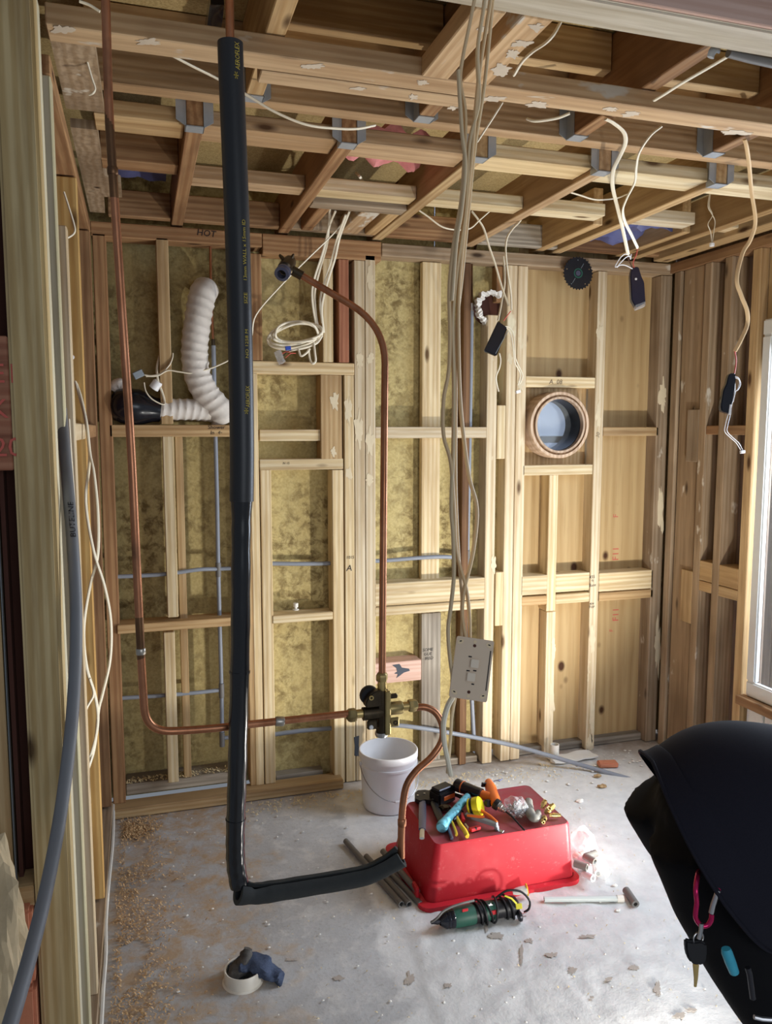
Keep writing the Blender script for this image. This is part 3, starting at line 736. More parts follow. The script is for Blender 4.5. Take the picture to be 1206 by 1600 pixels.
# soldered joints and heat marks
def sleeve(a, b, r, m, name='joint_collar'): tube(name, [a, a+(b-a)*.12, a+(b-a)*.88, b], r, M[m], sm, seg=14, radii=[r*.9, r, r, r*.9])
def onpipe(y):
    for a, b in zip(pl, pl[1:]):
        pa, pb = proj(a), proj(b)
        if pa[1] <= y <= pb[1]: return a+(b-a)*((y-pa[1])/(pb[1]-pa[1]))
def proj(P):
    v = P-CP; z = v.dot(FW); return (603+FPX*v.dot(RT)/z, 800-FPX*v.dot(UP)/z)
sleeve(onpipe(176), onpipe(318), RC+.0002, 'burnt', 'heat_mark')
sleeve(onpipe(258), onpipe(270), RC+.0018, 'burnt')
sleeve(onpipe(955), onpipe(1035), RC+.0002, 'burnt', 'heat_mark')
sleeve(onpipe(1012), onpipe(1022), RC+.0016, 'solder')
hp = at(437, 1127, Y=-1.712); sleeve(hp+Vector((-.009, 0, .001)), hp+Vector((.009, 0, -.001)), RC+.0022, 'solder')
# riser to the wall elbow
rise = [at(597, 1052, Y=-1.68), at(600, 700, Y=-1.62), at(602, 508, Y=-1.56), at(560, 480, Y=-1.54), at(472, 431, Y=-1.50)]
tube('copper_pipe', fillet(rise[:3]+rise[4:], .09, 8), RC, M['copper'], sm, seg=14)
e0 = at(470, 430, Y=-1.50); eu = (at(440, 413, Y=-1.49)-e0).normalized()
tube('elbow_socket', [e0-eu*.004, e0+eu*.022], .0105, M['gunmetal'], sm, seg=14)
ec = e0+eu*.036
# back-plate of the elbow faces down-left towards us
nz = (at(428, 447, Y=-1.56)-ec).normalized()
Mx = frame(ec, Vector((.9, .1, .45)), Vector((-.35, .5, .7)))
eb = MB(); eb.add(*latheg([(0, -.03), (.014, -.03), (.017, -.01), (.017, .012), (.010, .018), (0, .018)], ec, nz, 18)); eb.build('elbow_body', M['gunmetal'], sm, smooth=True)
fl = MB()
for a in (60, 130, 270):
    d_ = (Vector((1, 0, 0))*math.cos(R(a)) + Vector((0, .25, 1))*math.sin(R(a)))
    c_ = ec - nz*.012
    fl.add(*tubeg([c_, c_+d_*.020, c_+d_*.027], .009, 10, .45, radii=[.012, .009, .006]))
fl.build('mounting_lug', M['gunmetal'], sm, smooth=True)
lathe('thread_ring', [(.010, 0), (.0165, 0), (.0165, .006), (.0145, .007), (.0145, .010), (.0165, .011), (.0165, .017), (.010, .018), (.010, 0)], ec+nz*.020, M['bsteel'], sm, axis=nz, seg=20)
# mixer body
C = at(600, 1108, Y=-1.68); k_ = (C-CP).dot(FW)/FPX
def V(px, py, dy=0.0): return C + Vector(((px-600)*k_*1.03, dy, -(py-1108)*k_*1.0))
XA, YA, ZA = Vector((1, 0, 0)), Vector((0, 1, 0)), Vector((0, 0, 1))
lathe('mixer_body', [(0, 0), (.011, .0), (.014, .004), (.014, .092), (.0125, .098), (0, .098)], V(597, 1147), M['gunmetal'], sm, seg=8)
box('lit_half', V(600, 0).x-.002, V(600, 0).x+.010, C.y-.0185, C.y-.008, V(0, 1146).z, V(0, 1076).z, M['dbrass'], sm, bev=.002)  # lit right half of the body, put in as a strip of paler brass
lathe('inlet_arm', [(0, 0), (.0135, 0), (.0145, .003), (.0145, .045), (0, .045)], V(598, 1112), M['gunmetal'], sm, axis=(-1, 0, 0), seg=18)
lathe('inlet_arm', [(0, 0), (.013, 0), (.0145, .012), (.0145, .038), (.013, .041), (0, .041)], V(600, 1108), M['dbrass'], sm, axis=(1, 0, 0), seg=18)
lathe('brass_spigot', [(0, 0), (.0095, 0), (.0095, .018), (0, .018)], V(566, 1111), M['brass'], sm, axis=(-1, 0, 0), seg=16)
lathe('compression_nut', [(.008, 0), (.0135, .0), (.0148, .003), (.0148, .014), (.012, .019), (.0078, .021)], V(556, 1112), M['dbrass'], sm, axis=(-1, 0, 0), seg=6)
lathe('brass_spigot', [(0, 0), (.0095, 0), (.0095, .018), (0, .018)], V(629, 1107), M['brass'], sm, axis=(1, 0, 0), seg=16)
lathe('compression_nut', [(.008, 0), (.0130, .0), (.0142, .003), (.0142, .013), (.012, .019), (.0078, .021)], V(639, 1107), M['dbrass'], sm, axis=(1, 0, 0), seg=6)
lathe('brass_spigot', [(0, 0), (.0095, 0), (.0105, .012), (.0095, .024), (0, .024)], V(597, 1078), M['brass'], sm, seg=16)
lathe('compression_nut', [(.008, 0), (.0118, .0), (.0132, .003), (.0132, .013), (.011, .017), (.0078, .019)], V(596.5, 1062), M['dbrass'], sm, seg=6)
lathe('outlet_cap', [(0, 0), (.013, 0), (.0145, .004), (.0145, .010), (0, .012)], V(596, 1151), M['steel'], sm, seg=18)
ar = [(-.002, .000), (-.0385, .0), (-.040, .010), (-.034, .024), (-.022, .034), (-.008, .036), (-.002, .034)]
prism('cartridge_lug', ar, -.013, .010, M['gunmetal'], sm, M=Matrix(((1,0,0,V(596,0).x),(0,0,1,C.y),(0,1,0,V(0,1100).z),(0,0,0,1))), bev=.003)
lathe('cartridge_bonnet', [(0, 0), (.019, 0), (.021, .004), (.021, .012), (.017, .018), (0, .019)], V(579, 1086, .004), M['black'], sm, axis=(0, 1, 0), seg=22)
lathe('screw_eye', [(.0028, 0), (.0052, 0), (.0052, .003), (.0028, .003), (.0028, 0)], V(577, 1084, -.0130), M['brass'], sm, axis=(0, -1, 0), seg=16)
box('side_tab', V(606, 0).x, V(621, 0).x, C.y-.004, C.y+.006, V(0, 1092).z, V(0, 1085).z, M['gunmetal'], sm, bev=.002)
lug = [(0, 0), (.020, 0), (.020, .020), (0, .022)]
box('mounting_lug', V(606, 0).x, V(621.5, 0).x, C.y-.014, C.y-.008, V(0, 1135).z, V(0, 1120).z, M['dbrass'], sm, bev=.0025)
lathe('screw_eye', [(.0022, 0), (.0052, 0), (.0052, .002), (.0022, .002), (.0022, 0)], V(615, 1128, -.0140), M['gunmetal'], sm, axis=(0, -1, 0), seg=16)
box('mounting_lug', V(571.5, 0).x, V(588, 0).x, C.y-.012, C.y-.004, V(0, 1136).z, V(0, 1121).z, M['gunmetal'], sm, bev=.003)
lathe('white_plug', [(0, 0), (.0046, 0), (.0046, .003), (.003, .004), (0, .004)], V(577, 1131, -.0120), M['white'], sm, axis=(0, -1, 0), seg=14)
# loop down to the lagging
loop = ps([(645, 1106, -1.68), (664, 1105, -1.685), (681, 1114, -1.69), (691, 1134, -1.70), (690, 1158, -1.71), (674, 1183, -1.72), (650, 1205, -1.735), (635, 1228, -1.745), (629, 1262, -1.752), (627, 1300, -1.756), (627, 1340, -1.758)], 6)
tube('copper_pipe', loop, RC, M['copper'], sm, seg=14)
lp = at(628, 1285, Y=-1.755); sleeve(lp+Vector((0, 0, -.008)), lp+Vector((0, 0, .008)), RC+.0016, 'copper')
# lagging on the long pipe
top = at(359.5, 66, Y=YL)
tube('copper_pipe', [at(357.5, -40, Y=YL), top-Vector((0, 0, .03))], RC, M['copper'], sm, seg=14)
up_ = ps([(359.6, 67, YL), (361, 110, YL), (363.6, 174, YL), (370.6, 360, YL), (376, 569, YL), (378, 700, YL), (377.5, 783, YL)], 6)
ru = .0228
def csect(pts, ro, ri, a0, a1, seg=20, up=(0, 0, 1)):
    """split tube: C section swept along pts"""
    vs, fs = [], []; n = len(pts)
    for i in range(n):
        t = (pts[min(i+1, n-1)]-pts[max(i-1, 0)]).normalized(); N = Vector(up); N = (N-t*N.dot(t)).normalized(); B = t.cross(N)
        r1 = ro[i] if isinstance(ro, list) else ro; r0 = r1*ri
        A0 = a0[i] if isinstance(a0, list) else a0; A1 = a1[i] if isinstance(a1, list) else a1
        for r_ in (r1, r0):
            for q in range(seg+1):
                a = A0+(A1-A0)*q/seg; vs.append(pts[i]+(N*math.cos(a)+B*math.sin(a))*r_)
    s_ = 2*(seg+1)
    for i in range(n-1):
        for q in range(seg):
            a = i*s_+q; b = a+s_; fs.append((a, a+1, b+1, b)); a += seg+1; b += seg+1; fs.append((a+1, a, b, b+1))
        for q in (0, seg):
            a = i*s_+q; fs.append((a, a+s_, a+s_+seg+1, a+seg+1))
    for i in (0, n-1):
        for q in range(seg): a = i*s_+q; fs.append((a, a+1, a+seg+2, a+seg+1))
    return vs, fs
vs, fs = csect(up_, ru, .42, 0, 2*math.pi-.001, 26, up=(0, 1, 0)); obj('insulation_sleeve', vs, fs, M['foam'], sm, smooth=True)
lo = ps([(377.5, 776, YL), (376.5, 860, YL), (375.5, 1000, YL), (372, 1140, YL), (369.5, 1240, YL), (367.5, 1310, YL), (368.5, 1350, YL), (374, 1385, YL-.004)], 6)
rl = [.0186+.0006*math.sin(i*1.9) for i in range(len(lo))]; rl[0] = .0215; rl[1] = .0205; rl[2] = .0192
tube('insulation_sleeve', lo, .0186, M['tape'], sm, seg=24, radii=rl)
for i in (14, 27):
    tube('wrap_edge', [lo[i], lo[i]+(lo[i+1]-lo[i])*.12], rl[i]+.0012, M['tape'], sm, seg=24)
hz = ps([(372, 1394, YL-.010), (400, 1396, YL-.004), (430, 1392, YL), (480, 1384, YL+.004), (540, 1374, YL+.006), (575, 1366, YL+.004), (604, 1352, YL), (626, 1338, YL-.006)], 6)
n_ = len(hz); rr = []; a0 = []; a1 = []
for i in range(n_):
    t = i/(n_-1); rr.append(.0205+.0035*max(0, 1-t*9)+.003*max(0, (t-.86)*7)+noise.noise((t*14, 0, 0))*.0012)
    gap = .25+.75*max(0, 1-t*4)*(1 if t > .08 else .4)+.5*max(0, (t-.72)*3)+noise.noise((t*9, 3, 0))*.12
    a0.append(gap*.5+.35); a1.append(2*math.pi-gap*.5+.35)
vs, fs = csect(hz, rr, .62, a0, a1, 22); obj('insulation_sleeve', vs, fs, M['foamg'], sm, smooth=True, label='grey split foam lagging on the low horizontal run')
# print on the lagging (wraps round the sleeve)
def printon(s, py, size, w, m='gold', ofs=.0105):
    p = [q for q in up_]; 
    i = min(range(len(p)-1), key=lambda j: abs(proj(p[j])[1]-py)); c_ = p[i]; t = (p[max(i-1,0)]-p[min(i+1,len(p)-1)]).normalized()
    view = (CP-c_); view = (view-t*view.dot(t)).normalized(); side = t.cross(view).normalized()
    nrm = (view*math.cos(R(32)) + (-side if side.x < 0 else side)*math.sin(R(32))).normalized()
    Mx = frame(c_+nrm*ru, t, nrm.cross(t)); text('print', s, size, Mx, M[m], sm, bend=ru, width=w, thick=.0004)
def dlen(a, b): return (at(360, a, Y=YL)-at(360, b, Y=YL)).length
printon('AEROFLEX', 95, .013, dlen(68, 110)); printon('*', 122, .02, .012)
printon('13mm WALL x 15mm ID', 410, .010, dlen(365, 458)); printon('SIZE', 478, .010, dlen(470, 487))
printon('NO 1258 M', 540, .009, dlen(519, 563)); printon('AEROFLEX', 627, .012, dlen(607, 640)); printon('*', 646, .02, .012); 

# ================================================================ SWITCH PLATE AND ITS CABLES
pc = at(737, 1045, d=1.48)
px_ = at(773, 1002, d=1.475)-at(712, 993, d=1.48); py_ = at(712, 993, d=1.48)-at(702, 1087, d=1.46)
Mp = frame(pc, px_, py_)
sw = empty('light_switch', pc, 'beige two-gang light switch plate dangling from cables', 'switch')
w_, h_ = .0355, .0570
def rr_poly(w, h, r, n=5):
    out = []
    for cx_, cy_, a0_ in ((w-r, h-r, 0), (-w+r, h-r, 90), (-w+r, -h+r, 180), (w-r, -h+r, 270)):
        for q in range(n+1):
            a = R(a0_+90*q/n); out.append((cx_+r*math.cos(a), cy_+r*math.sin(a)))
    return out
prism('face_plate', rr_poly(w_, h_, .004), -.010, .0, M['beige'], sw, M=Mp, bev=.0022)
def sp(px, py):  # photo pixel on the plate -> plate coordinates
    P = at(px, py, d=1.475); q = P-pc; return (q.dot(px_.normalized()), q.dot(Mp.col[1].to_3d()))
for (px, py) in ((742, 1037), (736, 1058)):
    x, y = sp(px, py)
    prism('rocker_surround', [(x+a, y+b) for a, b in rr_poly(.0098, .0098, .003)], 0, .0012, M['beige'], sw, M=Mp, bev=.0005)
    prism('rocker', [(x+a, y+b) for a, b in rr_poly(.0075, .0077, .002)], .001, .0042, M['beigel'], sw, M=Mp, bev=.0012)
for i, (x, y) in enumerate(((-.027, .047), (.027, .047), (-.027, -.047), (.027, -.047))):
    a = R((35, -25, -30, 25)[i])
    pts2 = [(x+.0062*math.cos(t)*math.cos(a)-.0038*math.sin(t)*math.sin(a), y+.0062*math.cos(t)*math.sin(a)+.0038*math.sin(t)*math.cos(a)) for t in [2*math.pi*q/14 for q in range(14)]]
    prism('screw_hole', pts2, 0, .0006, M['cablet'], sw, M=Mp)
    prism('screw_slot', [(x+q*.42, y+.001+w*.3) for q, w in [((p[0]-x), (p[1]-y)) for p in pts2]], .0002, .0009, M['ink'], sw, M=Mp)
for (x, y) in ((0, .050), (0, .043), (0, -.043), (0, -.050)):
    prism('screw_hole', [(x+.003*math.cos(t), y+.003*math.sin(t)) for t in [2*math.pi*q/12 for q in range(12)]], 0, .0006, M['cablet'] if abs(y) > .045 else M['rbrown'], sw, M=Mp)
for (px, py, w2) in ((735, 1026, .003), (731.5, 1048, .003), (742, 1048, .003), (738.5, 1069, .0025)):
    x, y = sp(px, py); prism('indicator_slot', [(x-w2, y-.0012), (x+w2, y-.0012), (x+w2, y+.0012), (x-w2, y+.0012)], 0, .0006, M['ink'], sw, M=Mp)
prism('edge_slot', [(.0300, -.036), (.0318, -.036), (.0318, .038), (.0300, .038)], 0, .0006, M['ink'], sw, M=Mp)
def cable(pts, r, m, label, flat=1.0, name='cable', cat='cable', group=None, n=6, seg=8, parent=None, up=None):
    return tube(name, ps(pts, n), r, M[m], parent, seg=seg, flat=flat, up=up, label=label, cat=cat, group=group)
G = 'beige cables hanging to the switch plate'
YS = -1.915
cable([(747, -60, -1.91), (741, 0, -1.91), (723, 90, -1.91), (719, 130, -1.915), (727, 185, YS), (722, 300, YS), (709, 380, YS), (702, 450, YS), (703, 520, YS), (701, 580, YS), (693, 625, YS), (693, 680, YS), (704, 722, YS), (709, 790, YS), (713, 862, YS), (728, 918, YS), (733, 960, YS), (734, 1000, YS+.006)], .0058, 'cableb', 'leftmost beige flat cable of the bundle, bowing out left above the switch plate', .5, group=G)
cable([(758, -60, -1.905), (757, 0, -1.905), (746, 80, -1.91), (748, 160, -1.91), (733, 225, YS), (727, 330, YS), (714, 420, YS), (707, 500, YS), (709, 600, YS), (708, 700, YS), (705, 790, YS), (708, 840, YS), (709, 900, YS), (704, 950, YS), (700, 985, YS), (703, 1030, YS), (710, 1075, YS+.006)], .0062, 'cablet', 'beige cable of the bundle that passes down behind the left edge of the switch plate', .5, group=G)
cable([(770, -60, -1.90), (766, 0, -1.90), (752, 90, -1.905), (745, 150, -1.91), (735, 260, YS), (725, 360, YS), (717, 450, YS), (716, 530, YS), (720, 640, YS), (732, 740, YS), (745, 795, YS), (739, 862, YS), (725, 922, YS), (722, 960, YS), (728, 1000, YS+.006)], .0062, 'cableb', 'beige cable of the bundle that bows out right halfway down to the switch', .5, group=G)
cable([(775, -60, -1.89), (770, 0, -1.89), (757, 130, -1.90), (742, 230, YS+.012), (731, 340, YS+.012), (722, 430, YS+.012), (713, 520, YS+.012), (712, 640, YS+.012), (712, 760, YS+.012), (716, 860, YS+.012), (722, 940, YS+.012), (721, 1000, YS+.012)], .0055, 'cablet', 'straightest grey-beige cable at the back of the bundle over the switch plate', .5, group=G)
cable([(716, 110, -1.92), (718, 150, -1.92), (722, 210, -1.92), (727, 260, -1.925), (721, 330, -1.925), (713, 380, -1.925), (706, 470, -1.925)], .0058, 'cablet', 'short tan cable end lying along the upper part of the bundle', .5, group=G)
cable([(708, 1088, YS), (699, 1105, YS), (693, 1130, YS), (694, 1160, YS), (700, 1190, YS), (704, 1211, YS)], .0070, 'cable', 'white cable tail hanging free below the switch plate', .7)
cable([(711, 1090, YS+.012), (706, 1120, YS+.012), (704, 1150, YS+.012), (701, 1185, YS+.014), (699, 1208, YS+.016)], .0042, 'cablet', 'thin beige cable tail behind the white one below the switch plate', .7)

# ================================================================ LEFT HAND SIDE
hs = empty('water_hose', at(118, 1000, Y=-1.66), 'thick grey printed water pipe curving down across the wooden post', 'pipe')
hp_ = ps([(96, 640, -1.34), (100, 690, -1.43), (106, 760, -1.52), (113, 845, -1.60), (118, 930, -1.64), (118.5, 1010, -1.665), (115, 1090, -1.69), (109, 1160, -1.71), (99, 1240, -1.75), (88, 1310, -1.80), (70, 1400, -1.88), (45, 1500, -1.98), (10, 1620, -2.10), (-20, 1720, -2.2)], 6)
tube('pipe_wall', hp_, .0118, M['hose'], hs, seg=18)
i_ = min(range(len(hp_)-1), key=lambda j: abs(proj(hp_[j])[1]-818)); c_ = hp_[i_]; t = (hp_[i_-2]-hp_[i_+2]).normalized()
view = (CP-c_); view = (view-t*view.dot(t)).normalized(); sd = t.cross(view)
nr = (view*math.cos(R(14))+(sd if sd.x > 0 else -sd)*math.sin(R(14))).normalized()
text('print', 'BUTELINE', .016, frame(c_+nr*.0118, t, nr.cross(t)), M['ink'], hs, bend=.0118, width=(at(112, 788, Y=-1.6)-at(112, 851, Y=-1.6)).length, thick=.0005)
GW = 'white cables down the left wall'
cable([(118, 597, -.715), (122, 612, -.74), (132, 650, -.80), (139, 700, -.88), (139, 730, -.92), (134, 785, -1.0), (146, 860, -1.05), (163, 915, -1.05), (173, 970, -1.05), (172, 1030, -1.05), (160, 1085, -1.05), (154, 1110, -1.05), (148, 1165, -1.06), (138, 1200, -1.1), (118, 1253, -1.15)], .0070, 'cable', 'white cable from the drilled hole in the left wall, bowing furthest right', .55, group=GW)
cable([(120, 600, -.715), (127, 622, -.76), (136, 664, -.84), (141, 710, -.90), (147, 740, -.95), (153, 800, -1.0), (153, 865, -1.04), (142, 910, -1.05), (133, 960, -1.06), (131, 1000, -1.06), (136, 1045, -1.06), (148, 1085, -1.06), (153, 1118, -1.06), (150, 1150, -1.07), (140, 1185, -1.08), (128, 1215, -1.1), (119, 1225, -1.12)], .0066, 'cable', 'white cable on the left wall that bows left beside the thick grey pipe', .55, group=GW)
cable([(140, 1060, -1.08), (146, 1085, -1.08), (134, 1110, -1.10), (128, 1150, -1.12), (122, 1200, -1.14), (121, 1240, -1.15)], .0062, 'cable', 'broad white cable tail in the tangle at the foot of the left wall', .55, group=GW)
cable([(108, 655, -1.17), (112, 720, -1.2), (117, 790, -1.22), (119, 850, -1.24)], .0042, 'cable', 'short white cable edge between the grey pipe and the yellow stud', .5)
cable([(100, 300, -.95), (108, 325, -.95), (116, 352, -.95), (116.5, 363, -.95), (109, 370, -.95), (98, 374, -.96)], .0045, 'cable', 'white cable hooked out of the left wall near the top', .55)
cable([(129, 66, -1.34), (134, 88, -1.32), (143, 120, -1.30), (148.5, 137, -1.29), (146, 145, -1.29), (140, 148, -1.28)], .0042, 'cable', 'white cable bent like a hook beside the ceiling board at top left', .55)
lathe('cable_end', [(0, 0), (.006, .001), (.0085, .006), (.0085, .03), (0, .03)], at(113, 558, Y=-.713), M['white'], None, axis=(-.2, 1, 0), seg=14, label='white cable end poking out of the drilled stud on the left', cat='cable end')
# old render lump at the bottom left corner
def rock(name, c, sx, sy, sz, m, seed=0, sub=3, amp=.35, parent=None, **k):
    bm = bmesh.new(); bmesh.ops.create_icosphere(bm, subdivisions=sub, radius=1)
    for v in bm.verts:
        p = v.co.copy(); q = 1+noise.noise(p*1.7+Vector((seed, 0, 0)))*amp+noise.noise(p*4.5+Vector((0, seed, 0)))*amp*.5+noise.noise(p*11+Vector((0, 0, seed)))*amp*.22
        v.co = Vector((p.x*sx*q, p.y*sy*q, p.z*sz*q))+Vector(c)
    bm.verts.index_update(); vs = [v.co.copy() for v in bm.verts]; fs = [tuple(v.index for v in f.verts) for f in bm.faces]; bm.free()
    return obj(name, vs, fs, M[m], parent, **k)
ck = at(-12, 1480, Y=-1.74); rock('mortar_lump', (ck.x, ck.y, ck.z), .055, .045, .20, 'render', 5, 4, .38, parent=wf)
# ================================================================ SERVICES IN THE BACK WALL
def run(name, pts, r, m, parent=None, n=6, **k): return tube(name, ps(pts, n), r, M[m], parent, seg=12, **k)
# left riser with two branches
lw = empty('water_pipes', at(339, 890, Y=.035), 'grey water pipes with two branches in the left bays of the back wall', 'pipe')
run('copper_tail', [(328.5, 380, .05), (329.5, 440, .05), (333, 536, .045)], .0052, 'copper', lw)
run('joint_collar', [(333, 530, .045), (333.5, 548, .045)], .008, 'gunmetal', lw)
run('pipe_riser', [(333.5, 540, .045), (336, 660, .045), (339, 780, .045), (341, 890, .045), (343.5, 985, .05), (346, 1080, .05), (347, 1156, .05)], .0088, 'greyp', lw)
for (x, y) in ((341, 890), (346, 1079), (347, 1155)):
    run('tee', [(x-.2, y-11, .046), (x+.2, y+11, .046)], .0115, 'dgrey', lw)
run('pipe_branch', [(184, 901, .03), (230, 899, .03), (268, 896, .025), (310, 890, .03), (341, 889, .045), (362, 888, .045)], .0085, 'greyp', lw)
run('pipe_branch', [(188, 1091, .04), (250, 1087, .035), (300, 1083, .04), (346, 1078, .05)], .0085, 'greyp', lw)
run('pipe_branch', [(347, 1153, .05), (365, 1152, .05)], .0085, 'greyp', lw)
run('pipe_clip', [(263, 896.3, .022), (271, 895.6, .022)], .0125, 'dgrey', lw)
box('clip_tail', at(264, 905, Y=.012).x, at(270, 905, Y=.012).x, .008, .02, at(265, 908, Y=.012).z, at(265, 897, Y=.012).z, M['dgrey'], lw, bev=.001)
run('pipe_run', [(424, 880.5, .05), (470, 881, .05), (519, 880, .05), (560, 877, .05), (600, 876, .045), (650, 872, .035), (690, 870, .035), (728, 872, .045)], .0092, 'greyp', None, label='grey water pipe running level through the studs behind the copper riser', cat='pipe')
mw = empty('water_riser', at(730, 800, Y=.03), 'tall grey water pipe with copper tail behind the bundle of cables', 'pipe')
run('copper_tail', [(744, 380, .045), (741, 393, .045), (737, 408, .045), (737, 478, .035)], .0055, 'burnt', mw)
run('joint_collar', [(736.5, 474, .035), (736.5, 492, .035)], .0095, 'steel', mw)
run('pipe_riser', [(736.5, 486, .035), (735, 600, .035), (732, 760, .035), (730, 872, .04), (732, 980, .04), (737, 1093, .03), (740, 1151, .01)], .0100, 'greyp', mw)
run('tee', [(730, 860, .038), (730, 888, .038)], .0125, 'dgrey', mw)
run('pipe_run', [(424, 1148, .05), (470, 1142, .05), (515, 1138, .05), (560, 1134, .05), (612, 1133, .03), (660, 1138, .01), (735, 1151, -.005), (810, 1167, -.06), (900, 1193, -.18), (990, 1219, -.33), (1060, 1240, -.44)], .0100, 'greyp', None, label='long grey water pipe coming out of the wall and sloping to the floor', cat='pipe')
# ventilation duct on the shelf
sz = Z_(266, 663.5)
vd = empty('ventilation_duct', at(300, 640, Y=.03), 'white ribbed ventilation hose with black taped fan on the shelf', 'duct')
def ribbed(name, pts, r, pitch, m, parent, seg=22, fold=.09):
    pts = crom(pts, 14); L = [0]
    for a, b in zip(pts, pts[1:]): L.append(L[-1]+(b-a).length)
    vs, fs = [], []; T = []; N = Vector((0, 1, 0)); n = len(pts)
    # resample evenly
    tot = L[-1]; k_ = int(tot/pitch*6); P = []
    j = 0
    for i in range(k_+1):
        s_ = tot*i/k_
        while j < n-2 and L[j+1] < s_: j += 1
        P.append(pts[j]+(pts[j+1]-pts[j])*((s_-L[j])/max(1e-9, L[j+1]-L[j])))
    vs, fs = [], []
    for i, p in enumerate(P):
        t = (P[min(i+1, k_)]-P[max(i-1, 0)]).normalized(); N = (N-t*N.dot(t)).normalized(); B = t.cross(N)
        for q in range(seg):
            a = 2*math.pi*q/seg
            ph = (i/6+q/seg) % 1.0
            rr = r*(1-fold*math.sin(math.pi*ph)**.8) + noise.noise((a*2.2, i*.35, r*90))*r*.035
            vs.append(p+(N*math.cos(a)+B*math.sin(a))*rr)
    for i in range(k_):
        for q in range(seg): l = (q+1) % seg; fs.append((i*seg+q, i*seg+l, (i+1)*seg+l, (i+1)*seg+q))
    fs.append(tuple(range(seg))); fs.append(tuple(k_*seg+q for q in range(seg)))
    return obj(name, vs, fs, M[m], parent, smooth=True)
ribbed('duct_hose', Ps([(322, 452, .085), (316, 462, .045), (309, 500, .03), (304, 545, .03), (308, 585, .03), (322, 615, .03), (343, 640, .035), (350, 655, .05)]), .056, .034, 'duct', vd)
ribbed('duct_hose', Ps([(238, 640, .035), (265, 640, .035), (300, 640, .04), (330, 643, .05), (348, 645, .07)]), .046, .028, 'duct', vd)
fa = at(180, 632, Y=.035); fb = at(247, 641, Y=.035)
lathe('fan_body', [(.03, -.02), (.060, .0), (.070, .03), (.072, .085), (.062, .115), (.050, .145), (.046, (fb-fa).length+.01)], fa, M['ductbag'], vd, axis=fb-fa, seg=30)
lathe('fan_spigot', [(.0, .035), (.016, .035), (.02, .028), (.02, .0)], at(240, 607, Y=.01), M['white'], vd, axis=(.5, -.2, .7), seg=22)
ribbed('duct_hose', Ps([(178, 612, .05), (184, 603, .05), (192, 606, .05), (196, 620, .05)]), .032, .02, 'duct', vd)
jb = box('terminal_box', -.02, .02, -.012, .012, -.014, .014, M['alu'], vd, bev=.003, M=frame(at(216, 585, Y=-.01), (1, 0, .5), (0, 1, 0)))
cable([(226, 586, -.012), (238, 587, -.012), (252, 583, -.01), (264, 571, -.006), (269, 560, .0), (270, 552, .005)], .0048, 'cable', 'white cable curling up from the fan to the stud hole', .6)
cable([(228, 588, -.012), (246, 587, -.012), (262, 579, -.012), (280, 581, -.012), (300, 583, -.012), (325, 577, -.014), (345, 569, -.016), (358, 562, -.02), (372, 548, -.03), (392, 528, -.06), (400, 492, -.10), (440, 445, -.14), (480, 405, -.14), (520, 366, -.14), (545, 335, -.2), (556, 315, -.36), (562, 300, -.42), (566, 285, -.48), (562, 276, -.565), (556, 270, -.50)], .0050, 'cable', 'long white cable from the fan up behind the lagged pipe to the ceiling', .6)
cable([(225, 598, -.02), (228, 612, -.03), (238, 624, -.03), (254, 632, -.02), (257, 628, -.005), (254, 615, -.002), (247, 595, -.002), (245, 575, .01), (249, 556, .04)], .0045, 'cable', 'white cable looping over the black taped fan', .6)
# coil of cables hanging over the wall
GC = 'white cables running down to the coil'
tops = [((516, 318, -.34), (514, 345, -.12), (511, 380, -.08), (500, 420, -.05), (492, 455, -.04), (493, 490, -.03), (497, 512, -.03)),
        ((524, 330, -.30), (515, 352, -.12), (505, 392, -.08), (490, 440, -.05), (488, 470, -.05), (495, 515, -.04)),
        ((540, 336, -.30), (527, 372, -.12), (517, 410, -.08), (507, 440, -.05), (500, 470, -.05), (503, 505, -.045)),
        ((546, 330, -.30), (531, 370, -.13), (523, 405, -.09), (512, 440, -.06), (503, 480, -.06), (506, 520, -.05))]
for i, tp in enumerate(tops):
    cable(tp, .0046, 'cable', ('leftmost white cable dropping from the ceiling to the coil', 'second white cable dropping to the coil, crossing behind the first', 'white cable dropping to the coil, third from the left', 'rightmost white cable dropping to the coil')[i], .6, group=GC)
ce = empty('cable_coil', at(460, 528, Y=-.06), 'coil of white cable with taped ends hanging over the small shelf', 'cable')
cc = at(461, 526, Y=-.05); ex = (at(503, 521, Y=-.05)-at(419, 526, Y=-.05)).length/2
for k in range(5):
    P = []
    for q in range(26):
        a = 2*math.pi*q/26+.3
        rx = ex*(1-.045*k+.03*math.sin(a*2+k)); rz = .042*(1+.15*k*(1 if math.sin(a) > 0 else -.25))*(.95)
        P.append(cc+Vector((math.cos(a)*rx, -.014*math.sin(a*3+k*1.3)-.01*k, math.sin(a)*rz+.012*math.sin(a+k)+math.cos(a)*.012)))
    tube('coil_turn', crom(P, 3, closed=True), .0048, M['cable'], ce, seg=8, closed=True)
for pp in ([(452, 548, -.09), (468, 545, -.1), (484, 541, -.1), (496, 535, -.09), (503, 525, -.08)], [(466, 545, -.1), (470, 556, -.11), (478, 552, -.11), (484, 545, -.1)], [(490, 535, -.1), (492, 552, -.11), (493, 564, -.11), (488, 568, -.11), (484, 560, -.1), (482, 545, -.1)]):
    tube('loose_loop', ps(pp, 6), .0046, M['cable'], ce, seg=8)
crm = MB(); bc = at(437, 557, Y=-.10); bq, bf = latheg([(0, 0), (.014, .002), (.017, .02), (.014, .04), (.017, .052), (.0, .056)], bc+Vector((-.012, 0, .022)), (.45, -.1, -1), 12)
bq = [v+Vector((noise.noise(v*80)*.006, noise.noise(v*70+Vector((3, 0, 0)))*.006, 0)) for v in bq]
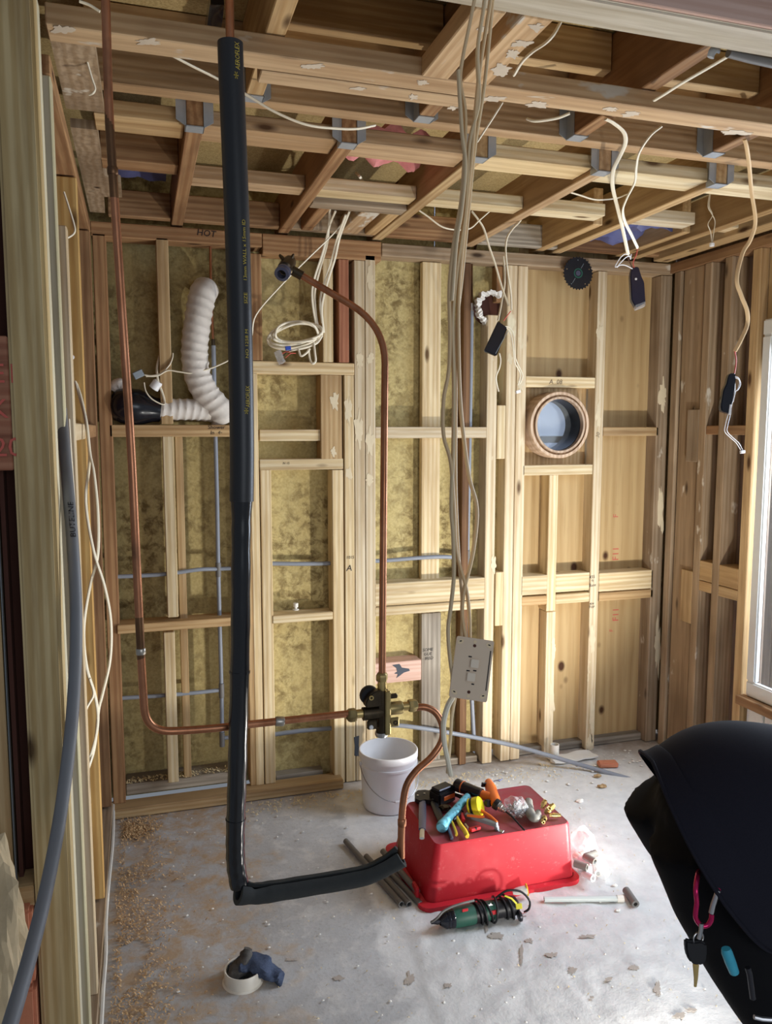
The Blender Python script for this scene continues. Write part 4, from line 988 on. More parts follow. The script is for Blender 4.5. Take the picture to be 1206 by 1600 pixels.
obj('clear_tape', bq, bf, M['clear'], ce, smooth=True)
box('blue_connector', -.011, .011, -.005, .005, -.008, .008, M['bluel'], ce, bev=.0015, M=frame(at(450, 544, Y=-.115), (1, 0, .15), (0, 1, 0)))
for i, (a, b) in enumerate((((440, 553, -.1), (456, 552, -.1)), ((443, 556, -.1), (455, 548, -.105)), ((446, 559, -.1), (462, 552, -.1)))):
    tube('core_wire', ps([a, ((a[0]+b[0])/2, (a[1]+b[1])/2-3, -.11), b], 5), .0018, M[('pinkw', 'ink', 'pinkw')[i]], ce, seg=6)

# ================================================================ CEILING CABLES AND DRIVERS
GCC = 'white cables in the ceiling'
def ccab(pts, label, r=.0046, m='cable', flat=.6): return cable(pts, r, m, label, flat, group=None)
ccab([(264, 84, -1.32), (300, 103, -1.29), (340, 123, -1.26), (385, 148, -1.25), (430, 175, -1.245), (480, 195, -1.243), (530, 201, -1.24), (560, 201, -1.235), (586, 196, -1.22)], 'long white cable sagging under the ceiling battens behind the lagged pipe')
ccab([(124, 2, -1.6), (140, 8, -1.6), (156, 18, -1.6)], 'short white cable above the batten at top left', .004)
ccab([(875, 36, -1.62), (864, 55, -1.62), (851, 68, -1.60), (833, 80, -1.57), (816, 96, -1.54), (803, 117, -1.50)], 'thick white cable curving between two ceiling joists near the top', .0062)
ccab([(1142, 85, -1.77), (1110, 104, -1.70), (1065, 130, -1.62), (1040, 146, -1.56), (1022, 157, -1.50)], 'white cable slanting to the grey conduit at top right')
ccab([(785, 160, -1.345), (772, 181, -1.33), (757, 204, -1.29), (746, 221, -1.26)], 'short straight white cable under the plastered batten')
ccab([(890, 177, -1.33), (872, 184, -1.31), (850, 188, -1.29), (834, 189, -1.27), (824, 186, -1.25)], 'white cable with a blunt end beside the big joist hanger', .0062)
ccab([(655, 329, -.45), (668, 338, -.45), (690, 354, -.45), (712, 359, -.45), (734, 357, -.45), (749, 344, -.45), (765, 330, -.45), (780, 318, -.50)], 'white cable looping low behind the hanging cable bundle')
ccab([(886, 299, -.62), (906, 305, -.62), (931, 312, -.62), (961, 310, -.62), (978, 304, -.60), (994, 298, -.56)], 'white cable sagging in a curve under the right-hand joists')
GDR = 'black light drivers'
# driver 1
def slab(name, pts4, d, thick, m, parent, bev=.004, **k):
    P = [at(p[0], p[1], d=d) for p in pts4]; c = (P[0]+P[1]+P[2]+P[3])/4
    x = (P[1]-P[0])+(P[2]-P[3]); y = (P[0]-P[3])+(P[1]-P[2]); Mx = frame(c, x, y)
    poly = [((p-c).dot(Mx.col[0].to_3d()), (p-c).dot(Mx.col[1].to_3d())) for p in P]
    return prism(name, poly, -thick, 0, M[m], parent, M=Mx, bev=bev, **k), Mx, poly
D1 = (at(775, 528, Y=-.30)-CP).dot(FW)
d1 = empty('light_driver', at(775, 528, Y=-.30), 'black light driver hanging tilted from two cables beside the torn hole', 'light driver', GDR)
o_, Mx, _ = slab('case', [(778, 501), (793, 512), (776, 556), (756, 548)], D1, .022, 'gloss', d1)
prism('pale_edge', [(.024, -.055), (.0265, -.055), (.0265, .05), (.024, .05)], -.02, .0012, M['alu'], d1, M=Mx)
tube('lead_wire', ps([(789, 510, -.28), (796, 512, -.28), (802, 522, -.28), (804, 545, -.28), (806, 562, -.27), (815, 582, -.26), (816, 590, -.26), (812, 600, -.25)], 6), .0022, M['cable'], d1, seg=6)
tube('lead_wire', ps([(787, 511, -.28), (794, 515, -.28), (799, 526, -.28), (802, 548, -.28), (804, 566, -.27), (812, 582, -.26), (812, 592, -.26), (809, 602, -.25)], 6), .0022, M['cable'], d1, seg=6)
box('plug', -.010, .010, -.006, .006, -.006, .006, M['white'], d1, bev=.001, M=frame(at(809, 612, Y=-.25), (1, 0, .3), (0, 1, 0)))
tube('lead_wire', ps([(780, 552, -.28), (782, 563, -.28), (780, 575, -.28), (775, 588, -.27), (776, 600, -.26), (779, 612, -.26)], 6), .003, M['cable'], d1, seg=6)
GDC = 'white cables of the hanging light drivers'
cable([(737, 330, -.40), (747, 343, -.40), (756, 358, -.39), (764, 385, -.37), (773, 411, -.35), (782, 442, -.33), (790, 465, -.32), (795, 478, -.32)], .0058, 'cable', 'white cable crossing down to the driver by the torn hole, from the left', .55, group=GDC)
cable([(786, 400, -.345), (788, 420, -.33), (788, 445, -.32), (783, 475, -.31), (778, 501, -.31)], .0058, 'cable', 'white cable going straight into the top of the tilted driver', .55, group=GDC)
cable([(828, 291, -.50), (822, 304, -.49), (814, 322, -.47), (814, 342, -.45), (801, 357, -.42), (792, 372, -.40), (790, 392, -.38), (793, 425, -.36), (798, 460, -.34), (799, 484, -.33)], .0062, 'cable', 'white cable snaking down right of the others to the torn hole', .55, group=GDC)
tube('core_wire', ps([(798, 486, -.33), (792, 494, -.32), (787, 501, -.31)], 4), .002, M['pinkw'], d1, seg=6)
# driver 2
Y2 = -.75; D2 = (at(993, 450, Y=Y2)-CP).dot(FW)
d2 = empty('light_driver', at(993, 450, Y=Y2), 'black light driver with a small white dot, beside the saw blade', 'light driver', GDR)
P6 = [(986, 419), (996, 418), (1001, 434), (1005, 442), (1007, 474), (992, 482), (985, 470), (983, 432)]
def polyslab(name, pts, d, thick, m, parent, bev=.003):
    P = [at(p[0], p[1], d=d) for p in pts]; c = sum(P, Vector())/len(P)
    Mx = frame(c, RT, UP); poly = [((p-c).dot(RT), (p-c).dot(UP)) for p in P]
    return prism(name, poly, -thick/2, thick/2, M[m], parent, M=Mx, bev=bev), Mx, poly
o_, Mx, _ = polyslab('case', P6, D2, .024, 'navy', d2)
lathe('white_dot', [(0, 0), (.0042, 0), (.0042, .0006), (0, .0006)], at(993.5, 436, d=D2-.0125), M['white'], d2, axis=-FW, seg=14)
polyslab('tape_end', [(991, 478), (1007, 472), (1007, 479), (992, 485)], D2-.004, .02, 'clear', d2, bev=.001)
for i, pp in enumerate(([(986, 397, Y2), (985, 405, Y2), (983, 400, Y2), (976, 397, Y2), (968, 404, Y2), (961, 417, Y2), (970, 414, Y2), (978, 415, Y2), (988, 420, Y2)], [(985, 400, Y2), (978, 402, Y2), (968, 412, Y2), (964, 418, Y2)])):
    tube('core_wire', ps(pp, 5), .0018, M['white'], d2, seg=6)
tube('core_wire', ps([(996, 388, Y2), (994, 398, Y2), (989, 410, Y2), (991, 420, Y2)], 5), .002, M['pinkw'], d2, seg=6)
tube('core_wire', ps([(980, 402, Y2), (984, 410, Y2), (988, 419, Y2)], 5), .002, M['brownw'], d2, seg=6)
cable([(946, 186, -1.30), (958, 192, -1.29), (974, 206, -1.26), (977, 222, -1.22), (970, 240, -1.18), (958, 266, -1.14), (957, 292, -1.08), (964, 322, -.98), (972, 355, -.87), (981, 397, Y2)], .0062, 'cable', 'left white cable of the pair dropping to the driver by the saw blade', .55, group=GDC)
cable([(1034, 197, -1.32), (1016, 212, -1.30), (999, 238, -1.25), (994, 262, -1.20), (992, 284, -1.15), (980, 308, -1.07), (973, 328, -.98), (976, 346, -.90), (986, 366, -.82), (996, 387, Y2)], .0062, 'cable', 'right white cable of the pair dropping to the driver by the saw blade', .55, group=GDC)
# driver 3
Y3 = -1.10; D3 = (at(1137, 615, Y=Y3)-CP).dot(FW)
d3 = empty('light_driver', at(1137, 615, Y=Y3), 'black light driver hanging on a long cable in front of the right wall', 'light driver', GDR)
polyslab('case', [(1138, 584), (1147, 584), (1148, 592), (1144, 620), (1139, 647), (1125, 643), (1124, 635), (1128, 610), (1133, 600), (1135, 590)], D3, .022, 'gloss', d3)
tube('lead_wire', ps([(1147, 584, Y3), (1148, 600, Y3), (1147, 618, Y3), (1143, 632, Y3), (1141, 648, Y3)], 5), .0014, M['white'], d3, seg=6)
polyslab('pale_label', [(1140, 632), (1143, 632), (1142, 648), (1138, 648)], D3-.012, .002, 'white', d3, bev=0)
for k in (0, 1):
    tube('lead_wire', ps([(1148, 588+k*2, Y3-.01), (1154, 591+k*2, Y3-.01), (1157-2*k, 600, Y3-.01), (1153-k, 609, Y3-.01), (1149, 612, Y3-.01), (1145, 628, Y3-.012)], 5), .0011, M['white'], d3, seg=6)
    tube('lead_wire', ps([(1137+k*4, 648, Y3), (1133+k*4, 664, Y3), (1132+4*k, 674, Y3), (1140+4*k, 683, Y3), (1150+4*k, 692, Y3), (1157+3*k, 703, Y3)], 5), .0011, M['white'], d3, seg=6)
box('plug', -.009, .009, -.004, .004, -.005, .005, M['white'], d3, bev=.001, M=frame(at(1160, 706, Y=Y3), (1, 0, .1), (0, 1, 0)))
cable([(1163, 218, -1.33), (1166, 228, -1.32), (1170, 256, -1.28), (1174, 300, -1.22), (1180, 345, -1.18), (1172, 375, -1.15), (1160, 396, -1.13), (1151, 436, -1.12), (1158, 462, -1.12), (1167, 486, -1.12), (1167, 508, -1.11), (1158, 530, -1.11), (1148, 549, -1.10)], .0068, 'cableb', 'long beige cable dropping in a wave to the driver by the right wall', .55)
tube('core_wire', ps([(1148, 549, Y3), (1150, 562, Y3), (1149, 574, Y3), (1147, 584, Y3)], 5), .0022, M['pinkw'], d3, seg=6)
# small plug on twin wires
sp_ = empty('small_lead', at(1110, 345, Y=-.565), 'small white plug on thin twin wires under the right-hand ceiling', 'lead')
for k, pp in enumerate(([(1109, 300, -.565), (1106, 322, -.565), (1112, 334, -.565), (1117, 346, -.565), (1115, 362, -.565), (1113, 378, -.565)], [(1110, 300, -.565), (1108, 322, -.565), (1113, 336, -.565), (1106, 350, -.565), (1110, 362, -.565), (1112, 378, -.565)])):
    tube('lead_wire', ps(pp, 6), .002, M['cable'], sp_, seg=6)
lathe('plug', [(0, 0), (.009, 0), (.010, .004), (.010, .012), (.004, .016), (0, .016)], at(1112, 385, Y=-.565), M['white'], sp_, seg=12)
# conduit with a saddle clip along the beam, top right
tube('conduit', [at(1138, 82, Y=-1.772), at(1172, 91, Y=-1.772), at(1240, 106, Y=-1.772)], .010, M['dgrey'], None, seg=12, label='grey conduit tucked under the pale beam at top right', cat='conduit')
sc_ = ps([(1110, 90, -1.775), (1112, 82, -1.775), (1118, 76, -1.773), (1123, 78, -1.77)], 6); tube('saddle_clip', sc_, .004, M['galv'], None, seg=8, flat=2.2, label='bent metal clip at the end of the grey conduit', cat='clip')
# black sheet showing high up on the left between the timbers
crumple('black_wrap', at(330, 20, Z=2.45).x, at(352, 20, Z=2.45).x, -1.42, -1.20, 2.47, 'ductbag', parent=cl)
# saw blade hung on the back wall
sbx = at(903, 427, Y=-.03); sb = empty('saw_blade', sbx, 'black toothed circular saw blade stuck high on the back wall', 'saw blade')
poly = []
NT_ = 30; rs = .074
for k in range(NT_):
    a = 2*math.pi*k/NT_; d_ = 2*math.pi/NT_
    for f_, r_ in ((0, .94), (.30, .93), (.45, 1.0), (.70, 1.0), (.78, .95)):
        aa = a+f_*d_; poly.append((-math.sin(aa)*rs*r_, math.cos(aa)*rs*r_))
Mb = frame(sbx, (1, -.04, 0), (0, .02, 1))
prism('blade_disc', poly, -.0012, .0012, M['black'], sb, M=Mb)
ring_ = [(.016, 0), (.022, 0), (.022, .0009), (.016, .0009), (.016, 0)]
nb = Mb.col[2].to_3d(); lathe('printed_ring', ring_, sbx+nb*.0014, M['green'], sb, axis=nb, seg=30)
lathe('hub', [(0, 0), (.012, 0), (.012, .0012), (0, .0012)], sbx+nb*.0012, M['bsteel'], sb, axis=nb, seg=22)
for s_ in (-1, 1):
    prism('scratch', [(-.0008, .026), (.0008, .026), (.0008, .052), (-.0008, .052)], .0012, .0016, M['alu'], sb, M=Mb @ Matrix.Rotation(R(-32 if s_ > 0 else 148), 4, 'Z'))
for k in range(5):
    a = R(20+72*k); prism('vent_hole', [(.058*math.cos(a)+.0022*math.cos(t), .058*math.sin(a)+.0022*math.sin(t)) for t in [2*math.pi*q/8 for q in range(8)]], .0011, .0016, M['alu'] if k % 2 else M['tan'], sb, M=Mb)
# little fitting on the middle nogging
pf = empty('pipe_fitting', at(462, 953, Y=.03), 'small cream pipe fitting standing on the nogging in the middle bay', 'fitting')
fz = at(462, 950, Y=.035).z
lathe('fitting_body', [(0, 0), (.014, 0), (.014, .004), (.006, .005), (.006, .012), (.011, .013), (.011, .030), (.006, .030), (.006, .02), (0, .02)], at(462, 953, Y=.02), M['pvc'], pf, seg=16)
# ================================================================ FLOOR OBJECTS
# bucket
bx_, by_ = .945, -.245
bz_ = at(616, 1168, Y=by_).z
bk = empty('bucket', (bx_, by_, 0), 'white plastic bucket with wire handle standing on the slab', 'bucket')
lathe('bucket_body', [(0, .004), (.098, .004), (.104, .0), (.107, .008), (.1165, bz_-.062), (.1215, bz_-.060), (.1215, bz_-.052), (.1175, bz_-.050), (.1180, bz_-.030), (.1225, bz_-.028), (.1225, bz_-.003), (.1205, bz_), (.1165, bz_), (.1150, bz_-.004), (.1050, .012), (0, .012)], (bx_, by_, 0), M['white'], bk, seg=48)
hd = [(bx_+.123*math.cos(a), by_+.123*math.sin(a)-.02*max(0, -math.sin(a))*1.2, bz_-.05-.115*max(0, -math.sin(a))**.85) for a in [R(180+q*7.5) for q in range(25)]]
tube('bucket_handle', crom(hd, 3), .002, M['steel'], bk, seg=6)
tube('handle_grip', [hd[11], hd[12], hd[13]], .0055, M['white'], bk, seg=10)
for s_ in (-1, 1): lathe('handle_ear', [(0, 0), (.010, 0), (.010, .006), (0, .006)], (bx_+s_*.1185, by_, bz_-.05), M['white'], bk, axis=(s_, 0, 0), seg=14)
# upturned red tub
TZ = .2
tb = empty('red_tub', (1.12, -.79, 0), 'upturned red plastic tub carrying a heap of hand tools', 'tub')
def shell(x0, x1, y0, y1, X0, X1, Y0, Y1, z, r0=.02, r1=.03, n=5):
    rings = []
    def ring(a, b, c, d, r, zz):
        out = []
        for cx_, cy_, q0 in ((b-r, d-r, 0), (a+r, d-r, 90), (a+r, c+r, 180), (b-r, c+r, 270)):
            for q in range(n+1): t = R(q0+90*q/n); out.append((cx_+r*math.cos(t), cy_+r*math.sin(t), zz))
        return out
    L = [ring(X0, X1, Y0, Y1, r1, z), ring(X0-.003, X1+.003, Y0-.003, Y1+.003, r1, z-.006), ring(x0, x1, y0, y1, r0+.01, .014), ring(x0-.004, x1+.004, y0-.004, y1+.004, r0+.01, .012)]
    m = len(L[0]); vs = [v for q in L for v in q]; fs = []
    for i in range(len(L)-1):
        for k in range(m): l = (k+1) % m; fs.append((i*m+k, i*m+l, (i+1)*m+l, (i+1)*m+k))
    return vs, fs, L[0], ring
vs, fs, topring, ring = shell(.850, 1.396, -.982, -.600, .888, 1.383, -.955, -.645, TZ, r1=.022)
obj('tub_wall', vs, fs, M['redbox'], tb, smooth=True)
obj('tub_base', [(v[0], v[1], v[2]) for v in topring]+[(1.135+(v[0]-1.135)*.97, -.80+(v[1]+.80)*.96, TZ-.003) for v in topring], [tuple(range(len(topring), 2*len(topring)))]+[(k, (k+1) % len(topring), len(topring)+(k+1) % len(topring), len(topring)+k) for k in range(len(topring))], M['redtop'], tb, smooth=True)
ro = ring(.820, 1.412, -1.006, -.578, .04, 0.016); ri = ring(.848, 1.398, -.984, -.598, .03, .016); m_ = len(ro)
vs = [(*v[:2], .016) for v in ro]+[(*v[:2], .018) for v in ri]+[(*v[:2], .0) for v in ro]+[(*v[:2], .004) for v in ri]
fs = []
for k in range(m_):
    l = (k+1) % m_; fs += [(k, l, m_+l, m_+k), (k, 2*m_+k, 2*m_+l, l), (2*m_+k, 3*m_+k, 3*m_+l, 2*m_+l)]
obj('tub_lip', vs, fs, M['redbox'], tb, smooth=True)
box('lip_clip', .823, .834, -.945, -.90, .016, .055, M['redbox'], tb, bev=.003)
def T(px, py, z=TZ): return at(px, py, Z=z)
# crimping tool
cr = empty('crimping_tool', T(665, 1245, .22), 'black two-handled crimping tool at the left end of the red tub', 'tool')
zt = .216
head = [(648, 1240), (652, 1236), (664, 1235), (676, 1237), (680, 1243), (680, 1250), (672, 1252), (664, 1251), (656, 1253), (648, 1249)]
prism('jaw_plate', [tuple(T(x, y, zt)[:2]) for x, y in head], zt-.012, zt+.004, M['black'], cr, bev=.002)
for (x, y) in ((652.5, 1243), (663, 1240), (676.5, 1243), (676, 1249)):
    lathe('rivet', [(0, 0), (.004, 0), (.004, .002), (0, .003)], T(x, y, zt+.004), M['steel'], cr, seg=10)
for pp, m in (([(660, 1250), (660, 1272), (659.5, 1296)], 'bsteel'), ([(676, 1250), (684, 1270), (693, 1290)], 'black')):
    P = [T(x, y, zt-.004) for x, y in pp]; tube('handle', crom(P, 5), .006, M[m], cr, seg=10, flat=2.0, up=(0, 0, 1), radii=[.0062+.0008*math.sin(i*.3) for i in range(len(crom(P, 5)))])
tube('handle_tip', [T(659.5, 1296, zt-.004), T(659, 1310, zt-.005)], .0045, M['steel'], cr, seg=10, flat=1.9, up=(0, 0, 1))
# battery
bt = empty('tool_battery', T(691, 1238, .23), 'black tool battery with orange trim behind the crimping tool', 'battery')
Mbt = frame(T(691, 1240, TZ+.03), T(706, 1232, TZ)-T(676, 1244, TZ), (0, 1, 0))
box('battery_case', -.042, .042, -.030, .030, -.030, .020, M['black'], bt, bev=.006, M=Mbt)
box('battery_rail', -.036, .036, -.022, .022, .020, .030, M['dsteel'], bt, bev=.003, M=Mbt)
box('orange_trim', -.020, .034, -.0315, -.028, -.012, .004, M['orange'], bt, bev=.001, M=Mbt)
# cordless driver
dr = empty('cordless_drill', T(755, 1245, .25), 'orange and black cordless drill lying on the heap with a long thin bit', 'drill')
zd = TZ+.045
ga, gb = T(712, 1226, zd+.012), T(752, 1241, zd+.010)
lathe('grip', [(0, 0), (.020, .0), (.0235, .003), (.0235, .022), (.0215, .026), (.022, .05), (.020, (gb-ga).length), (0, (gb-ga).length)], ga, M['gloss'], dr, axis=gb-ga, seg=22)
lathe('grip_end', [(0, 0), (.017, 0), (.0195, .002), (.0195, .004), (0, .004)], ga-(gb-ga).normalized()*.003, M['dgrey'], dr, axis=gb-ga, seg=22)
lathe('orange_band', [(.0228, 0), (.0236, .001), (.0236, .004), (.0228, .005)], ga+(gb-ga).normalized()*.030, M['orange'], dr, axis=gb-ga, seg=22)
ba, bb = T(763, 1222, zd+.012), T(776, 1257, zd)
tube('motor_housing', crom([ba, T(767, 1233, zd+.010), T(771, 1246, zd+.004), bb], 4), .022, M['orange'], dr, seg=14, radii=[.014, .016, .018, .020, .021, .021, .021, .021, .021, .021, .020, .019, .016])
tube('housing_neck', [T(747, 1239, zd+.008), T(757, 1243, zd+.006), T(769, 1246, zd+.004)], .018, M['orange'], dr, seg=12, radii=[.018, .0165, .017])
lathe('trigger', [(0, 0), (.012, .002), (.014, .01), (.012, .02), (0, .022)], T(759, 1254, zd-.004), M['black'], dr, axis=(.3, -1, .2), seg=14)
cax = T(788, 1266, zd-.012)-bb; cl_ = cax.length
lathe('chuck_housing', [(0, 0), (.019, 0), (.020, .006), (.019, cl_*.5), (.014, cl_*.6), (0, cl_*.6)], bb-cax*.25, M['black'], dr, axis=cax, seg=18)
lathe('chuck', [(0, 0), (.014, 0), (.014, .010), (.011, .012), (.011, .018), (.009, .019), (.009, .026), (.004, .030), (0, .030)], bb+cax*.32, M['steel'], dr, axis=cax, seg=16)
tube('drill_bit', [bb+cax*.6, T(800, 1276, TZ+.022), T(819.5, 1297.5, TZ+.003)], .0032, M['black'], dr, seg=8)
box('vent_grille', -.010, .010, -.004, .004, -.008, .008, M['black'], dr, bev=.001, M=frame(T(756, 1226, zd+.018), (1, .2, -.2), (0, 1, 0)))
# hammer handle
hm = empty('hammer', T(712, 1268, .23), 'hammer with speckled sky-blue rubber grip lying across the tools', 'hammer')
hpts = [T(689, 1294, TZ+.020), T(693, 1288, TZ+.021), T(700, 1279, TZ+.024), T(712, 1266, TZ+.03), T(722, 1254, TZ+.038), T(731, 1244, TZ+.046)]
q_ = crom(hpts, 5); tube('grip', q_, .017, M['blueg'], hm, seg=16, radii=[.016, .0195, .0205, .0205, .020, .019, .0180, .0172, .0166, .0162, .016, .016, .016, .016, .0158, .0155, .015, .0148, .0146, .0144, .0142, .014, .0138, .0135, .013, .0125][:len(q_)])
tube('shaft', [T(731, 1244, TZ+.046), T(737, 1238, TZ+.048)], .011, M['dsteel'], hm, seg=12)
# tape measure
tm = empty('tape_measure', T(741, 1259, .24), 'yellow and black tape measure in the middle of the tool heap', 'tape measure')
tax = Vector((.75, -.55, .35)).normalized(); tc = T(741, 1261, TZ+.036)
lathe('tape_case', [(0, -.020), (.026, -.020), (.031, -.015), (.031, .0), (.0, .0)], tc, M['black'], tm, axis=tax, seg=26)
lathe('yellow_shell', [(0, .0), (.0315, .0), (.0325, .004), (.0325, .022), (.028, .027), (0, .027)], tc, M['yel'], tm, axis=tax, seg=26)
lathe('yellow_rim', [(.020, -.0215), (.0312, -.0165), (.0318, -.012), (.0312, -.010), (.02, -.0200)], tc, M['yel'], tm, axis=tax, seg=26)
# pliers and screwdrivers
def handle(name, pts, r, m, parent, z=TZ, taper=.7):
    P = crom([T(p[0], p[1], z+p[2]) for p in pts], 5); n = len(P)
    return tube(name, P, r, M[m], parent, seg=10, radii=[r*(taper+(1-taper)*(i/(n-1))) if i < n-2 else r*(1 if i == n-2 else .8) for i in range(n)])
p1_ = empty('pliers', T(722, 1292, .22), 'pliers with yellow grips nearest the front edge of the red tub', 'pliers')
handle('grip', [(713, 1276, .022), (719, 1288, .018), (726, 1298, .014), (730, 1307, .011)], .0085, 'yel2', p1_)
handle('grip', [(705, 1282, .018), (709, 1291, .014), (712, 1299, .011), (713, 1305, .010)], .0055, 'yel2', p1_)
handle('jaw', [(722, 1268, .022), (716, 1274, .022), (708, 1282, .019)], .008, 'dsteel', p1_)
s1 = empty('chisel', T(702, 1298, .21), 'narrow blue-grey steel tool sticking out beside the hammer grip', 'tool')
handle('blade', [(699, 1290, .010), (703, 1301, .007), (706, 1311, .004)], .0065, 'bsteel', s1, taper=1)
s2 = empty('screwdriver', T(722, 1274, .22), 'dark red screwdriver handle half buried under the hammer', 'screwdriver')
handle('handle', [(719, 1264, .022), (721, 1272, .020), (724, 1282, .016)], .0075, 'redp', s2)
handle('shank', [(716, 1255, .02), (719, 1264, .022)], .003, 'steel', s2)
s3 = empty('red_knife', T(741, 1295, .21), 'small red plastic cutter lying by the grey and orange clamp', 'cutter')
box('cutter_body', -.020, .020, -.008, .008, -.006, .006, M['redp'], s3, bev=.002, M=frame(T(742, 1295, TZ+.007), T(751, 1293, TZ)-T(734, 1298, TZ), (0, 1, 0)))
box('cutter_slot', -.003, .003, -.0085, .0, .0, .0064, M['ink'], s3, bev=0, M=frame(T(742, 1295, TZ+.007), T(751, 1293, TZ)-T(734, 1298, TZ), (0, 1, 0)))
handle('blade', [(727, 1288, .01), (732, 1294, .01)], .004, 'steel', s3)
cp = empty('bar_clamp', T(756, 1280, .22), 'grey and orange clamp lying at the front of the tool heap', 'clamp')
Mc = frame(T(752, 1281, TZ+.02), T(772, 1290, TZ+.02)-T(732, 1277, TZ+.02), (.2, 1, .2))
box('grey_bar', -.062, .062, -.007, .007, -.008, .008, M['alu'], cp, bev=.002, M=Mc)
box('grey_foot', .050, .064, -.006, .006, -.022, -.006, M['alu'], cp, bev=.0015, M=Mc)
box('grey_toe', .055, .082, -.006, .006, -.024, -.020, M['steel'], cp, bev=.001, M=Mc)
tube('orange_lever', [T(730, 1274, TZ+.026), T(748, 1276, TZ+.031), T(757, 1276, TZ+.032)], .0045, M['orange'], cp, seg=8)
tube('orange_lever', [T(751, 1266, TZ+.036), T(766, 1276, TZ+.032), T(776, 1285, TZ+.026)], .0055, M['orange'], cp, seg=8)
gb_ = empty('dark_offcut', T(694, 1265, .21), 'crumpled dark olive scrap between the crimping tool handles', 'scrap')
rk = T(695, 1262, TZ+.014); rock('scrap_piece', rk, .022, .016, .013, 'gunmetal', 9, 2, .6, parent=gb_)
handle('blade', [(700, 1240, .02), (712, 1242, .022), (722, 1246, .02)], .008, 'dsteel', gb_)
bs = empty('jigsaw_blades', T(779, 1220, .21), 'small bunch of dark blades at the back edge of the tub', 'blade')
for k in range(3): tube('blade', [T(771+k*2, 1221-k, TZ+.016+.002*k), T(785-k*2, 1217+k*2, TZ+.016)], .0032, M['bsteel'], bs, seg=6, flat=.5)
# bag of screws
sg = empty('screw_bag', T(808, 1262, .23), 'clear bag of shiny screws on the right half of the tub', 'bag')
bag_c = T(808, 1264, TZ+.028)
rock('plastic_film', bag_c+Vector((0, .01, .004)), .040, .046, .034, 'clear', 21, 3, .3, parent=sg)
rnd = random.Random(3); mb = MB()
for k in range(90):
    a = Vector((rnd.gauss(0, 1), rnd.gauss(0, 1), rnd.gauss(0, .7))).normalized()*rnd.random()**.4
    p = bag_c+Vector((a.x*.032, a.y*.034, a.z*.022)); d = Vector((rnd.gauss(0, 1), rnd.gauss(0, 1), rnd.gauss(0, .5))).normalized()*.013
    mb.add(*tubeg([p-d, p+d*.75, p+d*.8, p+d], .0028, 6, radii=[.0006, .0022, .0045, .0045]))
mb.build('screws', M['steel'], sg, kind='stuff', smooth=True)
# grey moulded pad
gp = [(826, 1251, .012), (826, 1262, .018), (829, 1272, .022), (834, 1278, .022), (839, 1276, .02), (841, 1268, .016)]
P = crom([T(x, y, TZ+z) for x, y, z in gp], 5)
tube('grip_pad', P, .016, M['greyr'], None, seg=14, flat=.8, radii=[.010+.009*math.sin(math.pi*min(1, (i+4)/(len(P)+3))) for i in range(len(P))], label='curved grey rubber pad between the screw bag and brass fittings', cat='pad')
# brass fittings
GB = 'brass fittings heaped on the tub'
fit = [((847, 1262), (.3, -.2, 1), .010, .030, 'upright brass fitting at the back of the little heap on the tub'), ((856, 1266), (1, .2, .5), .012, .030, 'topmost fat brass fitting of the heap on the tub'), ((850, 1276), (-.5, -1, .2), .009, .036, 'front brass fitting with its open end facing forward'), ((858, 1274), (1, -.3, .0), .0085, .040, 'brass fitting lying level at the right of the heap'), ((846, 1281), (-.2, -1, .1), .007, .024, 'smallest brass fitting at the front left of the heap'), ((853, 1270), (.2, -.6, .9), .011, .028, 'brass fitting leaning in the middle of the little heap on the tub')]
for i, ((x, y), ax, r_, l_, lb) in enumerate(fit):
    b_ = T(x, y, TZ+.014+(.012 if i in (0, 1) else 0))
    o = lathe('brass_fitting', [(r_*.55, l_), (r_*.55, l_*.2), (0, l_*.2), (0, 0), (r_*.7, 0), (r_*.7, l_*.3), (r_, l_*.32), (r_, l_*.7), (r_*.75, l_*.72), (r_*.75, l_), (r_*.55, l_)], b_, M['brass'], None, axis=ax, seg=6 if i == 1 else 14, label=lb, cat='fitting', group=GB)
# corded green drill on the floor
gd = empty('corded_drill', at(750, 1425, Z=0), 'green and black corded power tool with its flex wound round it, before the tub', 'drill')
ga = at(676, 1441, Z=.030); ge = at(806, 1414, Z=.036); gax = (ge-ga); gl = gax.length
def pr(fr): return [(r_, t_*gl) for r_, t_ in fr]
gaxn = gax.normalized(); gside = gaxn.cross(Vector((0, 0, 1))).normalized(); gup = gside.cross(gaxn)
lathe('nose', pr([(0, -.02), (.005, -.02), (.007, .02), (.010, .05), (.009, .08), (.012, .10), (0, .10)]), ga, M['dsteel'], gd, axis=gax, seg=16)
lathe('nose_rings', pr([(.014, .08), (.018, .10), (.0265, .14), (.0275, .155), (.025, .16), (.0275, .17), (.0285, .19), (.026, .20), (.0285, .21), (.0295, .235), (.027, .25), (0, .25)]), ga, M['gloss'], gd, axis=gax, seg=24)
lathe('green_housing', pr([(0, .235), (.0285, .24), (.0305, .27), (.031, .46), (.0295, .49), (0, .50)]), ga, M['green'], gd, axis=gax, seg=26)
lathe('black_body', pr([(0, .47), (.0300, .485), (.0285, .60), (.0280, .80), (.031, .93), (.029, .99), (.018, 1.02), (0, 1.02)]), ga, M['black'], gd, axis=gax, seg=26)
lathe('green_panel', pr([(0, .60), (.0292, .605), (.0292, .72), (0, .725)]), ga+gup*.0006, M['green'], gd, axis=gax, seg=26)
cf = lambda t, a, r=.031: ga+gax*t+(gside*math.cos(a)+gup*math.sin(a))*r
